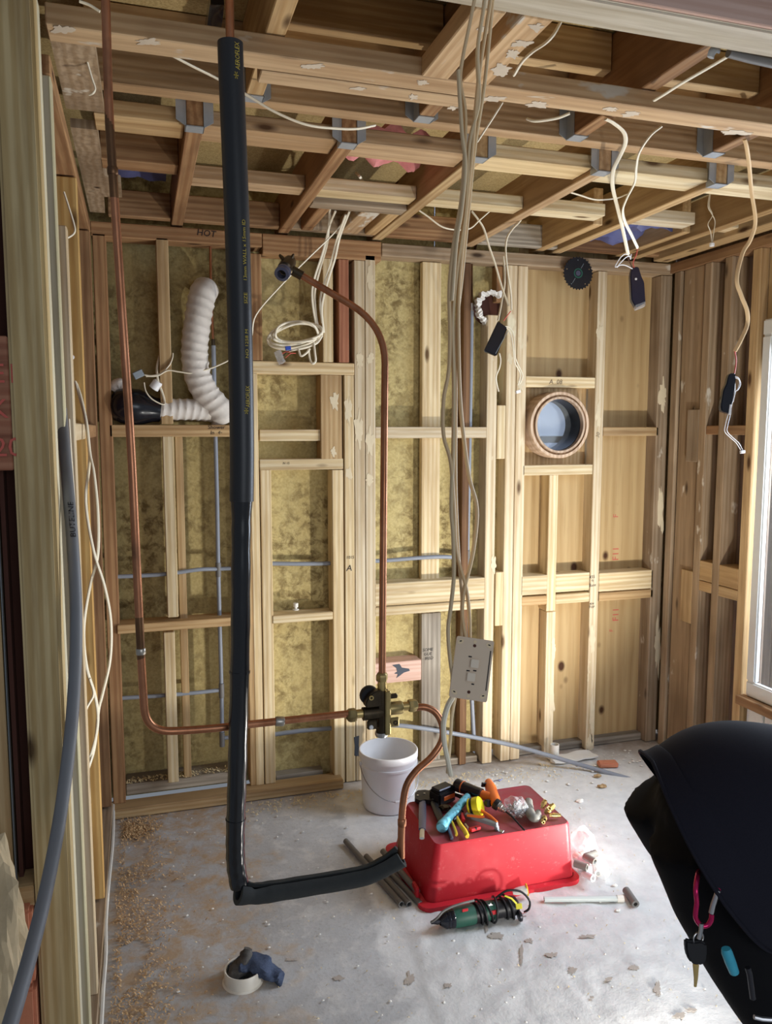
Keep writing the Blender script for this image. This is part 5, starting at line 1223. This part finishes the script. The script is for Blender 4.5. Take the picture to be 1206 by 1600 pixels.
Ml = frame(cf(.665, R(62), .0296), gax, gup-gside*.4); text('badge', '※', .02, Ml, M['white'], gd) if False else prism('badge', [(-.010, -.003), (-.002, -.002), (0, -.006), (.003, -.001), (.011, 0), (.004, .003), (.003, .007), (-.003, .003), (-.009, .005)], 0, .0006, M['white'], gd, M=Ml)
box('red_switch', -.012, .012, -.007, .007, -.002, .003, M['redp'], gd, bev=.0015, M=frame(cf(.68, R(20), .0295), gax, gup))
box('red_stop', -.010, .010, -.006, .006, -.002, .003, M['redp'], gd, bev=.0015, M=frame(cf(.36, R(62), .031), gax, gup))
for k, (t0, sl) in enumerate(((.49, .10), (.53, .12), (.58, .16), (.76, -.10), (.80, .10), (.84, .14))):
    P = [cf(t0+sl*q/14, R(150-300*q/14), .034+(.004 if k % 2 else 0)) for q in range(15)]
    P = [p if p.z > .004 else Vector((p.x, p.y, .0045)) for p in P]
    tube('flex_turn', crom(P, 3), .0034, M['black'], gd, seg=8)
P = [cf(-.02, 0, .0), cf(.04, R(60), .022), cf(.12, R(80), .034), cf(.24, R(85), .042), cf(.36, R(85), .046), cf(.49, R(90), .044)]
tube('flex', crom(P, 6), .0036, M['dgrey'], gd, seg=8)
P = [cf(.80, R(110), .036), cf(.90, R(95), .052), cf(1.04, R(80), .05), cf(1.12, R(45), .036), cf(1.11, R(0), .03), cf(1.06, R(-30), .028)]
tube('flex', crom(P, 6), .0036, M['black'], gd, seg=8)
tgp = [cf(.86, R(88), .040), cf(.92, R(65), .040), cf(.955, R(40), .040)]
tube('yellow_tie', tgp, .0055, M['lime'], gd, seg=6, flat=.4)
box('yellow_tag', -.010, .010, -.008, .008, -.002, .002, M['lime'], gd, bev=.001, M=frame(cf(.975, R(28), .041), (1, -.3, .1), (0, .5, 1)))
pgc = at(809, 1432, Z=.020)
lathe('plug', [(0, 0), (.013, 0), (.017, .004), (.017, .010), (.010, .014), (0, .014)], pgc, M['dsteel'], gd, axis=(1, -.1, .15), seg=16)
for k in (-1, 1): tube('plug_pin', [pgc+Vector((.013, .0, .004*k)), pgc+Vector((.030, .002, .006*k))], .0022, M['steel'], gd, seg=6)
# crushed white tube by the lip
ct = empty('sealant_tube', at(815, 1391, Z=.03), 'crumpled white tube with a yellow end resting on the tub lip', 'tube')
ca, cb = at(801, 1394, Z=.026), at(823, 1390, Z=.034)
lathe('tube_body', [(0, 0), (.008, 0), (.012, .012), (.014, .03), (.0145, (cb-ca).length), (0, (cb-ca).length)], ca, M['plast'], ct, axis=cb-ca, seg=10)
box('yellow_end', -.002, .003, -.010, .010, -.017, .017, M['yel2'], ct, bev=.001, M=frame(cb, cb-ca, (0, 1, 0)))
# offcut pipes beside the tub
GP = 'dark grey pipe offcuts left of the tub'
def hollow(name, a, b, ro, ri, m, parent=None, **k):
    L = (b-a).length
    return lathe(name, [(ri, 0), (ro, 0), (ro, L), (ri, L), (ri, 0)], a, M[m], parent, axis=b-a, seg=14, **k)
offs = [((540, 1314), (627, 1413), .011, 'longest dark grey pipe offcut on the slab, furthest left'), ((572, 1338), (639, 1413), .011, 'second dark grey pipe offcut from the left'), ((592, 1345), (657, 1413), .011, 'third dark grey pipe offcut, touching the tub lip'), ((598, 1330), (645, 1384), .033, 'upper short dark pipe offcut resting against the tub side'), ((612, 1345), (652, 1393), .031, 'lower short dark pipe offcut against the tub side')]
for (a, b, z, lb) in offs:
    hollow('pipe_offcut', at(a[0], a[1], Z=z), at(b[0], b[1], Z=z), .0105, .0068, 'dgrey', label=lb, cat='pipe', group=GP)
# pale pipe with a dark tee
pw = empty('pipe_with_tee', at(915, 1405, Z=0), 'pale straight pipe with a dark tee piece lying right of the tub', 'pipe')
a, b = at(850, 1405, Z=.012), at(974, 1404, Z=.012)
hollow('pipe', a, b, .0095, .006, 'pipew', pw)
lathe('collar', [(.0096, 0), (.0112, 0), (.0112, .022), (.0096, .022)], b-(b-a).normalized()*.022, M['pvc'], pw, axis=b-a, seg=14)
hollow('tee', at(978, 1391, Z=.016), at(993, 1413, Z=.013), .013, .0065, 'dgrey', pw)
# bag of white fittings
fbg = empty('fittings_bag', at(920, 1350, Z=0), 'clear bag of white and grey pipe fittings at the right end of the tub', 'bag')
bc_ = at(918, 1356, Z=.03); rnd = random.Random(5)
spots = [((905, 1340), (.4, -.9, -.1)), ((913, 1346), (.5, -.8, -.2)), ((921, 1342), (.3, -.9, 0)), ((927, 1352), (.2, -1, 0)), ((914, 1358), (.9, -.5, 0)), ((907, 1352), (.6, -.8, 0)), ((932, 1360), (-.3, -.9, .1)), ((919, 1368), (.2, -1, .1)), ((923, 1336), (1, .2, 0)), ((912, 1334), (.9, .3, 0))]
for i, ((x, y), ax) in enumerate(spots):
    p = at(x, y, Z=.018+.022*(i % 3)); ax = Vector(ax).normalized()
    hollow('fitting', p-ax*.022, p+ax*.024, .0125, .0075, ('pvc', 'white', 'greyr')[i % 3], fbg)
rock('plastic_film', at(920, 1350, Z=.03), .062, .085, .040, 'clear', 31, 3, .35, parent=fbg)
rock('plastic_film', at(905, 1318, Z=.05)+Vector((.02, 0, 0)), .045, .05, .055, 'clear', 37, 3, .3, parent=fbg)
# floor waste with a rag stuffed in it
dw = at(380, 1530, Z=0)
lathe('drain_pipe', [(.0475, -.01), (.0475, .034), (.052, .036), (.0535, .030), (.0535, 0), (.060, -.004), (.060, -.012)], dw, M['pvc'], None, seg=40, label='white drain pipe stub standing out of the slab', cat='pipe')
rg = empty('rag', dw+Vector((.02, 0, .03)), 'dark grey and navy rag stuffed into the drain pipe stub', 'rag')
def drape(name, c, pts, m, thick=.012, amp=.012, seed=0, parent=None):
    """crumpled bag of cloth: deformed rounded slab through pts (centre line) with half widths"""
    P = crom([Vector(p[:3]) for p in pts], 5); n = len(P); Wd = []
    for i in range(n):
        t = i/(n-1)*(len(pts)-1); k = min(int(t), len(pts)-2); Wd.append(pts[k][3]+(pts[k+1][3]-pts[k][3])*(t-k))
    vs, fs = [], []; seg = 18
    for i, p in enumerate(P):
        t = (P[min(i+1, n-1)]-P[max(i-1, 0)]).normalized(); B = t.cross(Vector((0, 0, 1))).normalized(); N = B.cross(t)
        for q in range(seg):
            a = 2*math.pi*q/seg; w = Wd[i]
            v = p+B*math.cos(a)*w+N*math.sin(a)*max(thick, w*.45)
            f_ = noise.noise(v*38+Vector((seed, 0, 0)))*amp+abs(noise.noise(v*70+Vector((0, seed, 0))))*amp*.7
            vs.append(v+(N*math.sin(a)+B*math.cos(a)).normalized()*f_)
    for i in range(n-1):
        for q in range(seg): l = (q+1) % seg; fs.append((i*seg+q, i*seg+l, (i+1)*seg+l, (i+1)*seg+q))
    fs += [tuple(range(seg)), tuple((n-1)*seg+q for q in range(seg))]
    return obj(name, vs, fs, M[m], parent, smooth=True)
drape('cloth_fold', dw, [(dw.x-.035, dw.y-.01, .018, .018), (dw.x-.012, dw.y+.0, .036, .026), (dw.x+.008, dw.y+.01, .056, .022), (dw.x+.018, dw.y+.018, .078, .010)], 'clothg', .014, .010, 3, rg)
drape('cloth_fold', dw, [(dw.x-.01, dw.y+.015, .034, .030), (dw.x+.03, dw.y+.0, .050, .030), (dw.x+.062, dw.y-.018, .036, .032), (dw.x+.088, dw.y-.035, .016, .026), (dw.x+.108, dw.y-.042, .008, .012)], 'cloth', .012, .013, 7, rg)
drape('cloth_fold', dw, [(dw.x-.03, dw.y+.02, .022, .020), (dw.x+.0, dw.y+.03, .034, .024), (dw.x+.03, dw.y+.02, .03, .022)], 'cloth', .012, .010, 11, rg)
# white stub, brick piece, white rubble strip at the back
lathe('waste_stub', [(.0, .0), (.0205, .0), (.0205, .085), (.017, .085), (.017, .03), (0, .03)], at(866, 1190, Z=0), M['pvc'], None, seg=20, label='short white pipe stub standing by the wall behind the grey pipe', cat='pipe')
box('brick_piece', -.045, .045, -.022, .022, 0, .022, M['brick'], None, bev=.004, M=frame(at(949, 1197, Z=0), (1, -.25, 0), (0, 1, 0)), label='flat pink brick fragment on the floor near the corner', cat='brick')
# ================================================================ PERSON bending at the right edge
def skin_mesh(name, joints, bones, root, mat, parent=None, sub=2, **k):
    """joints: name -> (co, radius); one continuous skinned surface"""
    ks = list(joints); me = bpy.data.meshes.new(name+'_cage')
    me.from_pydata([tuple(joints[q][0]) for q in ks], [(ks.index(a), ks.index(b)) for a, b in bones], [])
    o = bpy.data.objects.new(name+'_cage', me); COL.objects.link(o)
    sk = o.modifiers.new('skin', 'SKIN'); sk.use_smooth_shade = True
    for i, q in enumerate(ks):
        r = joints[q][1]; v = me.skin_vertices[0].data[i]; v.radius = r if isinstance(r, tuple) else (r, r); v.use_root = (q == root)
    sb = o.modifiers.new('sub', 'SUBSURF'); sb.levels = sub; sb.render_levels = sub
    dg = bpy.context.evaluated_depsgraph_get(); m2 = bpy.data.meshes.new_from_object(o.evaluated_get(dg))
    vs = [v.co.copy() for v in m2.vertices]; fs = [tuple(p.vertices) for p in m2.polygons]
    bpy.data.objects.remove(o); bpy.data.meshes.remove(me); bpy.data.meshes.remove(m2)
    return obj(name, vs, fs, mat, parent, smooth=True, **k)
DP = 1.45
pel = at(1076, 1300, d=DP); wai = at(1160, 1262, d=DP); che = at(1300, 1285, d=DP-.01); nek = at(1430, 1330, d=DP-.02); hed = at(1490, 1372, d=DP-.02)
SD = Vector((_sy, _cy, 0)); FD = Vector((_cy, -_sy, 0))
def L3(f, s_, z): return FD*f+SD*s_+Vector((0, 0, z))
kz = at(1285, 1650, d=1.40)
J = {'pel': (pel, .075), 'wai': (wai, .085), 'che': (che, .125), 'nek': (nek, .055), 'jaw': (hed-(hed-nek)*.35, .075), 'hed': (hed+L3(.02, 0, -.01), .088), 'crn': (hed+(hed-nek)*.75, .062)}
B = [('pel', 'wai'), ('wai', 'che'), ('che', 'nek'), ('nek', 'jaw'), ('jaw', 'hed'), ('hed', 'crn')]
LEG = {}
for s, nm in ((-1, 'r'), (1, 'l')):
    hip = pel+L3(.02, .09*s, -.05); kn = kz+(SD*.17+FD*.08 if s > 0 else Vector()); an = kn+L3(-.02, .01*s, .10-kn.z); toe = an+L3(.17, -.01*s, -.05)
    J.update({'hip'+nm: (hip, .060), 'kn'+nm: (kn, .048), 'ca'+nm: ((kn*.62+an*.38)+L3(-.02, 0, 0), .046), 'an'+nm: (an, .036), 'toe'+nm: (toe, .03)})
    B += [('pel', 'hip'+nm), ('hip'+nm, 'kn'+nm), ('kn'+nm, 'ca'+nm), ('ca'+nm, 'an'+nm), ('an'+nm, 'toe'+nm)]
    LEG[nm] = (hip, kn, an, toe)
    sh = che+L3(.05, .185*s, .02); el = sh+L3(.03, .03*s, -.27); wr_ = el+L3(.17, -.05*s, -.16); pm = wr_+L3(.055, -.01*s, -.05)
    J.update({'sh'+nm: (sh, .055), 'el'+nm: (el, .040), 'wr'+nm: (wr_, .026), 'pm'+nm: (pm, (.038, .016))})
    B += [('che', 'sh'+nm), ('sh'+nm, 'el'+nm), ('el'+nm, 'wr'+nm), ('wr'+nm, 'pm'+nm)]
    for f in range(4):
        a = pm+L3(.014, (f-1.5)*.019, -.012); L = (.036, .042, .040, .030)[f]
        J.update({f'f{f}a{nm}': (a, .0095), f'f{f}b{nm}': (a+L3(L, 0, -.018), .0085), f'f{f}c{nm}': (a+L3(L*1.5, 0, -.045), .0075)})
        B += [('pm'+nm, f'f{f}a{nm}'), (f'f{f}a{nm}', f'f{f}b{nm}'), (f'f{f}b{nm}', f'f{f}c{nm}')]
    a = pm+L3(-.02, -.030*s, -.006); J.update({'t0'+nm: (a, .011), 't1'+nm: (a+L3(.028, -.014*s, -.018), .0095), 't2'+nm: (a+L3(.05, -.012*s, -.036), .008)})
    B += [('pm'+nm, 't0'+nm), ('t0'+nm, 't1'+nm), ('t1'+nm, 't2'+nm)]
person = skin_mesh('person', J, B, 'pel', M['skin'], None, 2, label='person in dark t-shirt and black trousers bending over at the right edge', cat='person')
up_h = (hed-nek).normalized(); fwd = L3(.75, 0, -.66)
for s in (-1, 1):
    ep = hed+L3(.055, .034*s, -.06); lathe('eye', [(0, 0), (.008, .002), (.011, .010), (.008, .019), (0, .021)], ep, M['white'], person, axis=L3(.75, .15*s, -.66), seg=12)
    lathe('ear', [(0, -.006), (.024, -.005), (.030, 0), (.024, .006), (0, .003)], hed+L3(-.005, .088*s, -.01), M['skin'], person, axis=SD*s, seg=14)
tube('nose', [hed+L3(.07, 0, -.03), hed+L3(.085, 0, -.075), hed+L3(.072, 0, -.085)], .014, M['skin'], person, seg=10, radii=[.007, .015, .010])
tube('mouth', [hed+L3(.052, -.024, -.108), hed+L3(.060, 0, -.112), hed+L3(.052, .024, -.108)], .006, M['pinkw'], person, seg=8)
hs_ = [v for v in rock('hair', hed+L3(.03, 0, .045), .10, .092, .075, 'hair', 3, 3, .12, parent=person).data.vertices][:0]
# trousers: pelvis and two legs fused into one surface
def fused(name, parts, mat, parent, voxel=.014, smooth=6):
    mb = MB()
    for vs, fs in parts: mb.add(vs, fs)
    me = bpy.data.meshes.new(name+'_src'); me.from_pydata([tuple(v) for v in mb.v], [], mb.f)
    o = bpy.data.objects.new(name+'_src', me); COL.objects.link(o)
    r_ = o.modifiers.new('r', 'REMESH'); r_.mode = 'VOXEL'; r_.voxel_size = voxel
    s_ = o.modifiers.new('s', 'SMOOTH'); s_.iterations = smooth; s_.factor = .6
    dg = bpy.context.evaluated_depsgraph_get(); m2 = bpy.data.meshes.new_from_object(o.evaluated_get(dg))
    vs = [v.co.copy() for v in m2.vertices]; fs = [tuple(p.vertices) for p in m2.polygons]
    bpy.data.objects.remove(o); bpy.data.meshes.remove(me); bpy.data.meshes.remove(m2)
    return obj(name, vs, fs, mat, parent, smooth=True)
parts = []
pp = crom([at(1128, 1238, d=DP), at(1136, 1275, d=DP), at(1142, 1315, d=DP), at(1148, 1368, d=DP)], 4)
parts.append(tubeg(pp, .19, 28, .64, up=SD, radii=[.17, .175, .18, .18, .18, .18, .178, .175, .17, .16, .15, .14, .12]))
for nm in 'rl':
    hip, kn, an, toe = LEG[nm]; dy = SD*.17 if nm == 'l' else Vector()
    c_ = [at(x, y, d=1.40)+dy+(FD*.08*(i_/4) if nm == 'l' else Vector()) for i_, (x, y) in enumerate(((1100, 1300), (1132, 1390), (1170, 1475), (1225, 1565), (1285, 1650)))]
    kk = c_[-1]; c_ += [kk*.55+an*.45+L3(-.02, 0, 0), an+L3(.0, 0, .0), an+L3(.005, 0, -.035)]
    cc_ = crom(c_, 4); rk_ = [.105, .098, .090, .085, .080, .078, .072, .070]
    rad = [rk_[min(i//4, 7)]+(rk_[min(i//4+1, 7)]-rk_[min(i//4, 7)])*(i % 4)/4+noise.noise((i*.9, 3 if nm == 'r' else 8, 0))*.004 for i in range(len(cc_))]
    parts.append(tubeg(cc_, .1, 22, 1.0, radii=rad))
tro = fused('trousers', parts, M['trouser'], person)
for nm in 'rl':
    hip, kn, an, toe = LEG[nm]
    vs, fs = tubeg(crom([an+L3(-.045, 0, -.055), an+L3(-.02, 0, -.048), an+L3(.06, 0, -.052), an+L3(.15, 0, -.058), an+L3(.205, 0, -.064)], 4), .045, 14, 1.0, radii=[.02, .034, .042, .045, .046, .046, .045, .044, .043, .042, .041, .040, .038, .035, .030, .024, .012])
    obj('boot', [Vector((v.x, v.y, max(v.z, .0025))) for v in vs], fs, M['boot'], person, smooth=True)
# t-shirt: loose shell with folds, open at the hem
hem = at(1113, 1300, d=DP)
sp_pts = [hem-(wai-hem)*.05, hem+(wai-hem)*.35, at(1158, 1268, d=DP), at(1215, 1272, d=DP), at(1300, 1284, d=DP-.01), at(1380, 1306, d=DP-.02), at(1425, 1326, d=DP-.02)]
S = crom(sp_pts, 8); n = len(S); vs, fs = [], []; seg = 56
keys = [(0, .192, .176), (.17, .192, .168), (.33, .195, .156), (.5, .195, .155), (.67, .20, .155), (.84, .19, .135), (.93, .12, .09), (1, .062, .06)]
for lay in (0, 1):
    for i, p in enumerate(S):
        t = i/(n-1)
        for a_, b_ in zip(keys, keys[1:]):
            if a_[0] <= t <= b_[0]: u = (t-a_[0])/(b_[0]-a_[0]); wy = a_[1]+(b_[1]-a_[1])*u; wz = a_[2]+(b_[2]-a_[2])*u; break
        tg = (S[min(i+1, n-1)]-S[max(i-1, 0)]).normalized(); N = SD.copy(); N = (N-tg*N.dot(tg)).normalized(); Bz = tg.cross(N)
        for q in range(seg):
            a = 2*math.pi*q/seg; cz_ = -math.sin(a)
            v = N*math.cos(a)*wy+Bz*math.sin(a)*wz
            low = max(0, (v.z)/-.16)
            f = (math.sin((t*9+math.cos(a)*1.6)*3.1)*.5+noise.noise((v.x*9+t*7, v.y*7, v.z*9))*1.0)*.012*low + noise.noise((t*5, a*1.3, 2))*.004
            sag = L3(0, 0, -.02*low)
            drop = (S[0]-S[2]).normalized()*(.066*max(0, -math.cos(a))**1.2*max(0, 1-t*2.2))
            vs.append(p+v*(1+f/.17-(.02 if lay else 0))+sag+drop)
o_ = n*seg
for i in range(n-1):
    for q in range(seg):
        l = (q+1) % seg; a, b, c, d = i*seg+q, i*seg+l, (i+1)*seg+l, (i+1)*seg+q
        fs += [(a, b, c, d), (o_+a, o_+d, o_+c, o_+b)]
for q in range(seg): l = (q+1) % seg; fs.append((q, o_+q, o_+l, l)); e = (n-1)*seg; fs.append((e+q, e+l, o_+e+l, o_+e+q))
shirt = obj('t_shirt', vs, fs, M['shirt'], person, smooth=True)
# hem band
hb = [S[0]+(Vector(vs[q])-S[0])*1.006+(S[0]-S[1])*.1 for q in range(seg)]
tube('hem_seam', hb, .0035, M['shirt'], shirt, seg=6, closed=True)
for s in (-1, 1):
    sh = che+L3(.05, .165*s, .03); tube('sleeve', crom([sh+L3(-.01, -.06*s, .03), sh, sh+L3(.02, .02*s, -.12), sh+L3(.03, .03*s, -.20)], 5), .09, M['shirt'], shirt, seg=20, radii=None)
# carabiner with car key on the belt loop
DC = 1.262
def D_(x, y, d=DC): return at(x, y, d=d)
kc = empty('carabiner', D_(1093, 1400), 'pink and silver carabiner with a car key clipped at the hip', 'carabiner')
tube('carabiner_frame', crom([D_(1093, 1358, 1.33), D_(1089.5, 1368, 1.285), D_(1087, 1390), D_(1088.5, 1410), D_(1087, 1424), D_(1087, 1434), D_(1092, 1443), D_(1098, 1447), D_(1106, 1445), D_(1111, 1437), D_(1112, 1428)], 5), .0040, M['pinkal'], kc, seg=12)
tube('carabiner_gate', [D_(1111, 1427), D_(1114, 1414), D_(1122, 1391)], .0042, M['steel'], kc, seg=12)
tube('carabiner_frame', crom([D_(1122, 1391), D_(1121, 1376, 1.29), D_(1110, 1360, 1.33), D_(1100, 1354, 1.34), D_(1093, 1358, 1.33)], 5), .0040, M['pinkal'], kc, seg=12)
tube('key_ring', crom([D_(1091, 1466)+RT*math.cos(t)*.0095+UP*math.sin(t)*.0095+FW*math.cos(t)*.004 for t in [2*math.pi*q/10 for q in range(10)]], 3, closed=True), .0012, M['steel'], kc, seg=6, closed=True)
tube('swivel_link', [D_(1096, 1443, DC-.004), D_(1095, 1454, DC-.004), D_(1092, 1467, DC-.004)], .0030, M['steel'], kc, seg=10, flat=1.3)
fob = [(1069, 1466), (1080, 1469), (1094, 1468), (1103, 1473), (1103, 1492), (1100, 1504), (1090, 1507), (1078, 1503), (1072, 1494), (1069, 1480)]
polyslab('key_fob', fob, DC-.002, .011, 'black', kc, bev=.003)
polyslab('key_blade', [(1082, 1506), (1092, 1507), (1090, 1530), (1088, 1542), (1084, 1542), (1084, 1528)], DC, .0025, 'brass', kc, bev=.0006)
# pens in the leg pocket
GPN = 'pens in the trouser pocket'
tube('pen', [D_(1134, 1482, 1.232), D_(1135.5, 1488, 1.232), D_(1141, 1503, 1.232), D_(1147, 1519, 1.236)], .0085, M['pen'], None, seg=12, radii=[.0070, .0085, .0085, .0075], label='bright cyan pen or lighter standing in the trouser pocket', cat='pen')
tube('clip_pen', [D_(1168, 1512, 1.225), D_(1171, 1522, 1.225), D_(1176, 1560, 1.235)], .0045, M['dsteel'], None, seg=10, label='dark pen with a metal cap beside the cyan one in the pocket', cat='pen')
tube('belt_tool', [D_(1178, 1589, 1.225), D_(1190, 1592, 1.225), D_(1215, 1594, 1.225)], .0035, M['steel'], None, seg=8, label='slim metal tool showing at the lower right in the pocket', cat='tool')

# ================================================================ DEBRIS
rnd = random.Random(11)
def shavings(name, n, spot, mat, size, label):
    vs, fs = [], []
    for _ in range(n):
        x, y = spot(); L = size*rnd.uniform(.5, 1.5); w = L*rnd.uniform(.15, .4); a = rnd.uniform(0, 6.28); z = rnd.uniform(.0, .006); h = L*rnd.uniform(.1, .5)
        ux, uy = math.cos(a), math.sin(a); b = len(vs)
        for t, zz in ((-1, 0), (0, h), (1, rnd.uniform(0, h))):
            for q in (-1, 1): vs.append((x+ux*t*L/2-uy*q*w/2, y+uy*t*L/2+ux*q*w/2, z+zz))
        fs += [(b, b+1, b+3, b+2), (b+2, b+3, b+5, b+4)]
    return obj(name, vs, fs, M[mat], None, label=label, cat='shavings', kind='stuff')
def left_spot():
    while True:
        y = rnd.uniform(-1.75, -.06); x = -.13+abs(rnd.gauss(0, .09))+rnd.uniform(0, .02)
        if noise.noise((x*7, y*6, 1.7)) > -.08 or x < -.10: return x, y
shavings('wood_shavings', 3400, left_spot, 'shav', .0085, 'brown wood shavings scattered along the foot of the left wall')
shavings('sawdust_heap', 700, lambda: (-.10+abs(rnd.gauss(0, .05)), -.17+rnd.gauss(0, .035)), 'shav', .012, 'heap of wood shavings in the back left corner')
def ply_spot():
    return rnd.uniform(-.1, .36), rnd.uniform(.035, .088)
o = shavings('wood_shavings', 260, ply_spot, 'shav2', .012, 'pale shavings lying on the raised plate in the left bays'); o.location.z += .10
def floor_spot():
    while True:
        x = rnd.uniform(-.1, 2.3); y = rnd.uniform(-1.7, -.08)
        if not (.80 < x < 1.43 and -1.03 < y < -.56) and not ((x-bx_)**2+(y-by_)**2 < .016): return x, y
shavings('sawdust', 900, floor_spot, 'shav2', .006, 'pale flecks of sawdust sprinkled over the slab')
def strip_spot(): return rnd.uniform(.35, 1.9), -.08-abs(rnd.gauss(0, .07))
shavings('wood_shavings', 700, strip_spot, 'shav2', .010, 'shavings swept along the foot of the back wall')
def crumbs(name, n, spot, lo, hi, mat, label, cat='crumbs'):
    mb = MB()
    for _ in range(n):
        x, y = spot(); r = rnd.uniform(lo, hi); bm = bmesh.new(); bmesh.ops.create_icosphere(bm, subdivisions=1, radius=r)
        for v in bm.verts: v.co = Vector((v.co.x*rnd.uniform(.6, 1.3)+x, v.co.y*rnd.uniform(.6, 1.3)+y, max(0, v.co.z*.55)+.0015))
        bm.verts.index_update(); mb.add([v.co.copy() for v in bm.verts], [tuple(v.index for v in f.verts) for f in bm.faces]); bm.free()
    return mb.build(name, M[mat], None, label=label, cat=cat, kind='stuff')
crumbs('plaster_crumbs', 260, floor_spot, .0015, .006, 'plast', 'white plaster crumbs scattered over the slab')
def back_spot(): return rnd.uniform(1.4, 2.3), -.06-abs(rnd.gauss(0, .16))
crumbs('plaster_rubble', 90, back_spot, .0025, .009, 'plast', 'bigger white plaster rubble along the back right of the floor', 'rubble')
for (x, y, sx, m, lb) in ((906, 1251, .018, 'plast', 'white plaster lump on the open slab'), (917, 1300, .008, 'plast', 'small white lump right of the fittings bag'), (934, 1212, .018, 'tan', 'brown chip of wood just below the grey sloping pipe'), (941, 1228, .02, 'tan', 'lower brown wood chip near the corner'), (960, 1383, .01, 'plast', 'white crumb above the dark tee'), (965, 1422, .009, 'plast', 'white crumb below the pale pipe')):
    p = at(x, y, Z=.004); rock('rubble_lump', p, sx, sx*.7, sx*.4, m, x, 2, .5, label=lb, cat='rubble')
# skim of old mortar along the back right
crumple('mortar_strip', 1.80, 2.03, -.115, -.03, .006, 'plast', amp=.010, n=14, th=.006, parent=floor_o)
# shreds of paper and nails
# ================================================================ WRITING
def wtext(s, px, py, Y, size, m='ink', rot=0, shear=.15, parent=None, width=None, name='handwriting'):
    P = at(px, py, Y=Y); Mx = Matrix.Translation(P) @ Matrix.Rotation(R(90), 4, 'X') @ Matrix.Rotation(R(rot), 4, 'Z')
    return text(name, s, size, Mx, M[m], parent, shear=shear, thick=.0012, width=width)
wtext('HOT', 322, 365, 0, .034, rot=-3, parent=wb)
wtext('Shower\nIn  \u2190', 338, 672, 0, .022, parent=wb)
wtext('1015', 547, 871, 0, .018, shear=.1, parent=wb); wtext('A', 545, 888, 0, .038, shear=.2, parent=wb)
wtext('SOME\nGUE\n- IRED', 668, 1022, .046, .020, parent=wb)
wtext('435\n\u2191\nBase', 925, 908, 0, .020, rot=5, parent=wb); wtext('404\nTOP', 924, 946, 0, .016, parent=wb)
wtext('N 15', 447, 724, 0, .014, parent=wb)
wtext('A  08', 868, 597, 0, .030, 'pencil', parent=wb); wtext('30', 934, 680, 0, .026, 'pencil', rot=80, parent=wb)
for (y, s) in ((806, 'F'), (865, 'F11'), (960, 'F11')):
    wtext(s, 962, y, .078, .048 if len(s) > 1 else .04, 'redink', rot=90, shear=0, parent=wb)
wtext('F', 955, 985, .078, .03, 'redink', rot=90, shear=0, parent=wb)
wtext('E1', 8, 585, -1.661, .05, 'redink', shear=0, parent=wf); wtext('K1', 10, 640, -1.661, .05, 'redink', shear=0, parent=wf); wtext('20', 12, 700, -1.661, .05, 'redink', shear=0, parent=wf)
wtext('\u00d7\u00d7', 690, 1040, .0902, .02, parent=wb)
# blue-black paint marks
def splat(px, py, Y, poly, m, parent):
    return prism('paint_mark', poly, 0, .0008, M[m], parent, M=Matrix(((1,0,0,at(px,py,Y=Y).x),(0,0,1,Y-.0012),(0,1,0,at(px,py,Y=Y).z),(0,0,0,1))))
splat(629, 1047, .004, [(-.05, .028), (-.015, .03), (-.004, .012), (.03, .004), (.034, -.006), (.005, -.012), (-.01, -.022), (-.03, -.034), (-.022, -.016), (-.04, -.012), (-.026, -.004), (-.03, .012)], 'paint', wb)
splat(557, 1165, 0, [(-.012, .04), (.012, .045), (.010, .0), (.014, -.05), (-.010, -.045), (-.008, .0)], 'paint', wb)
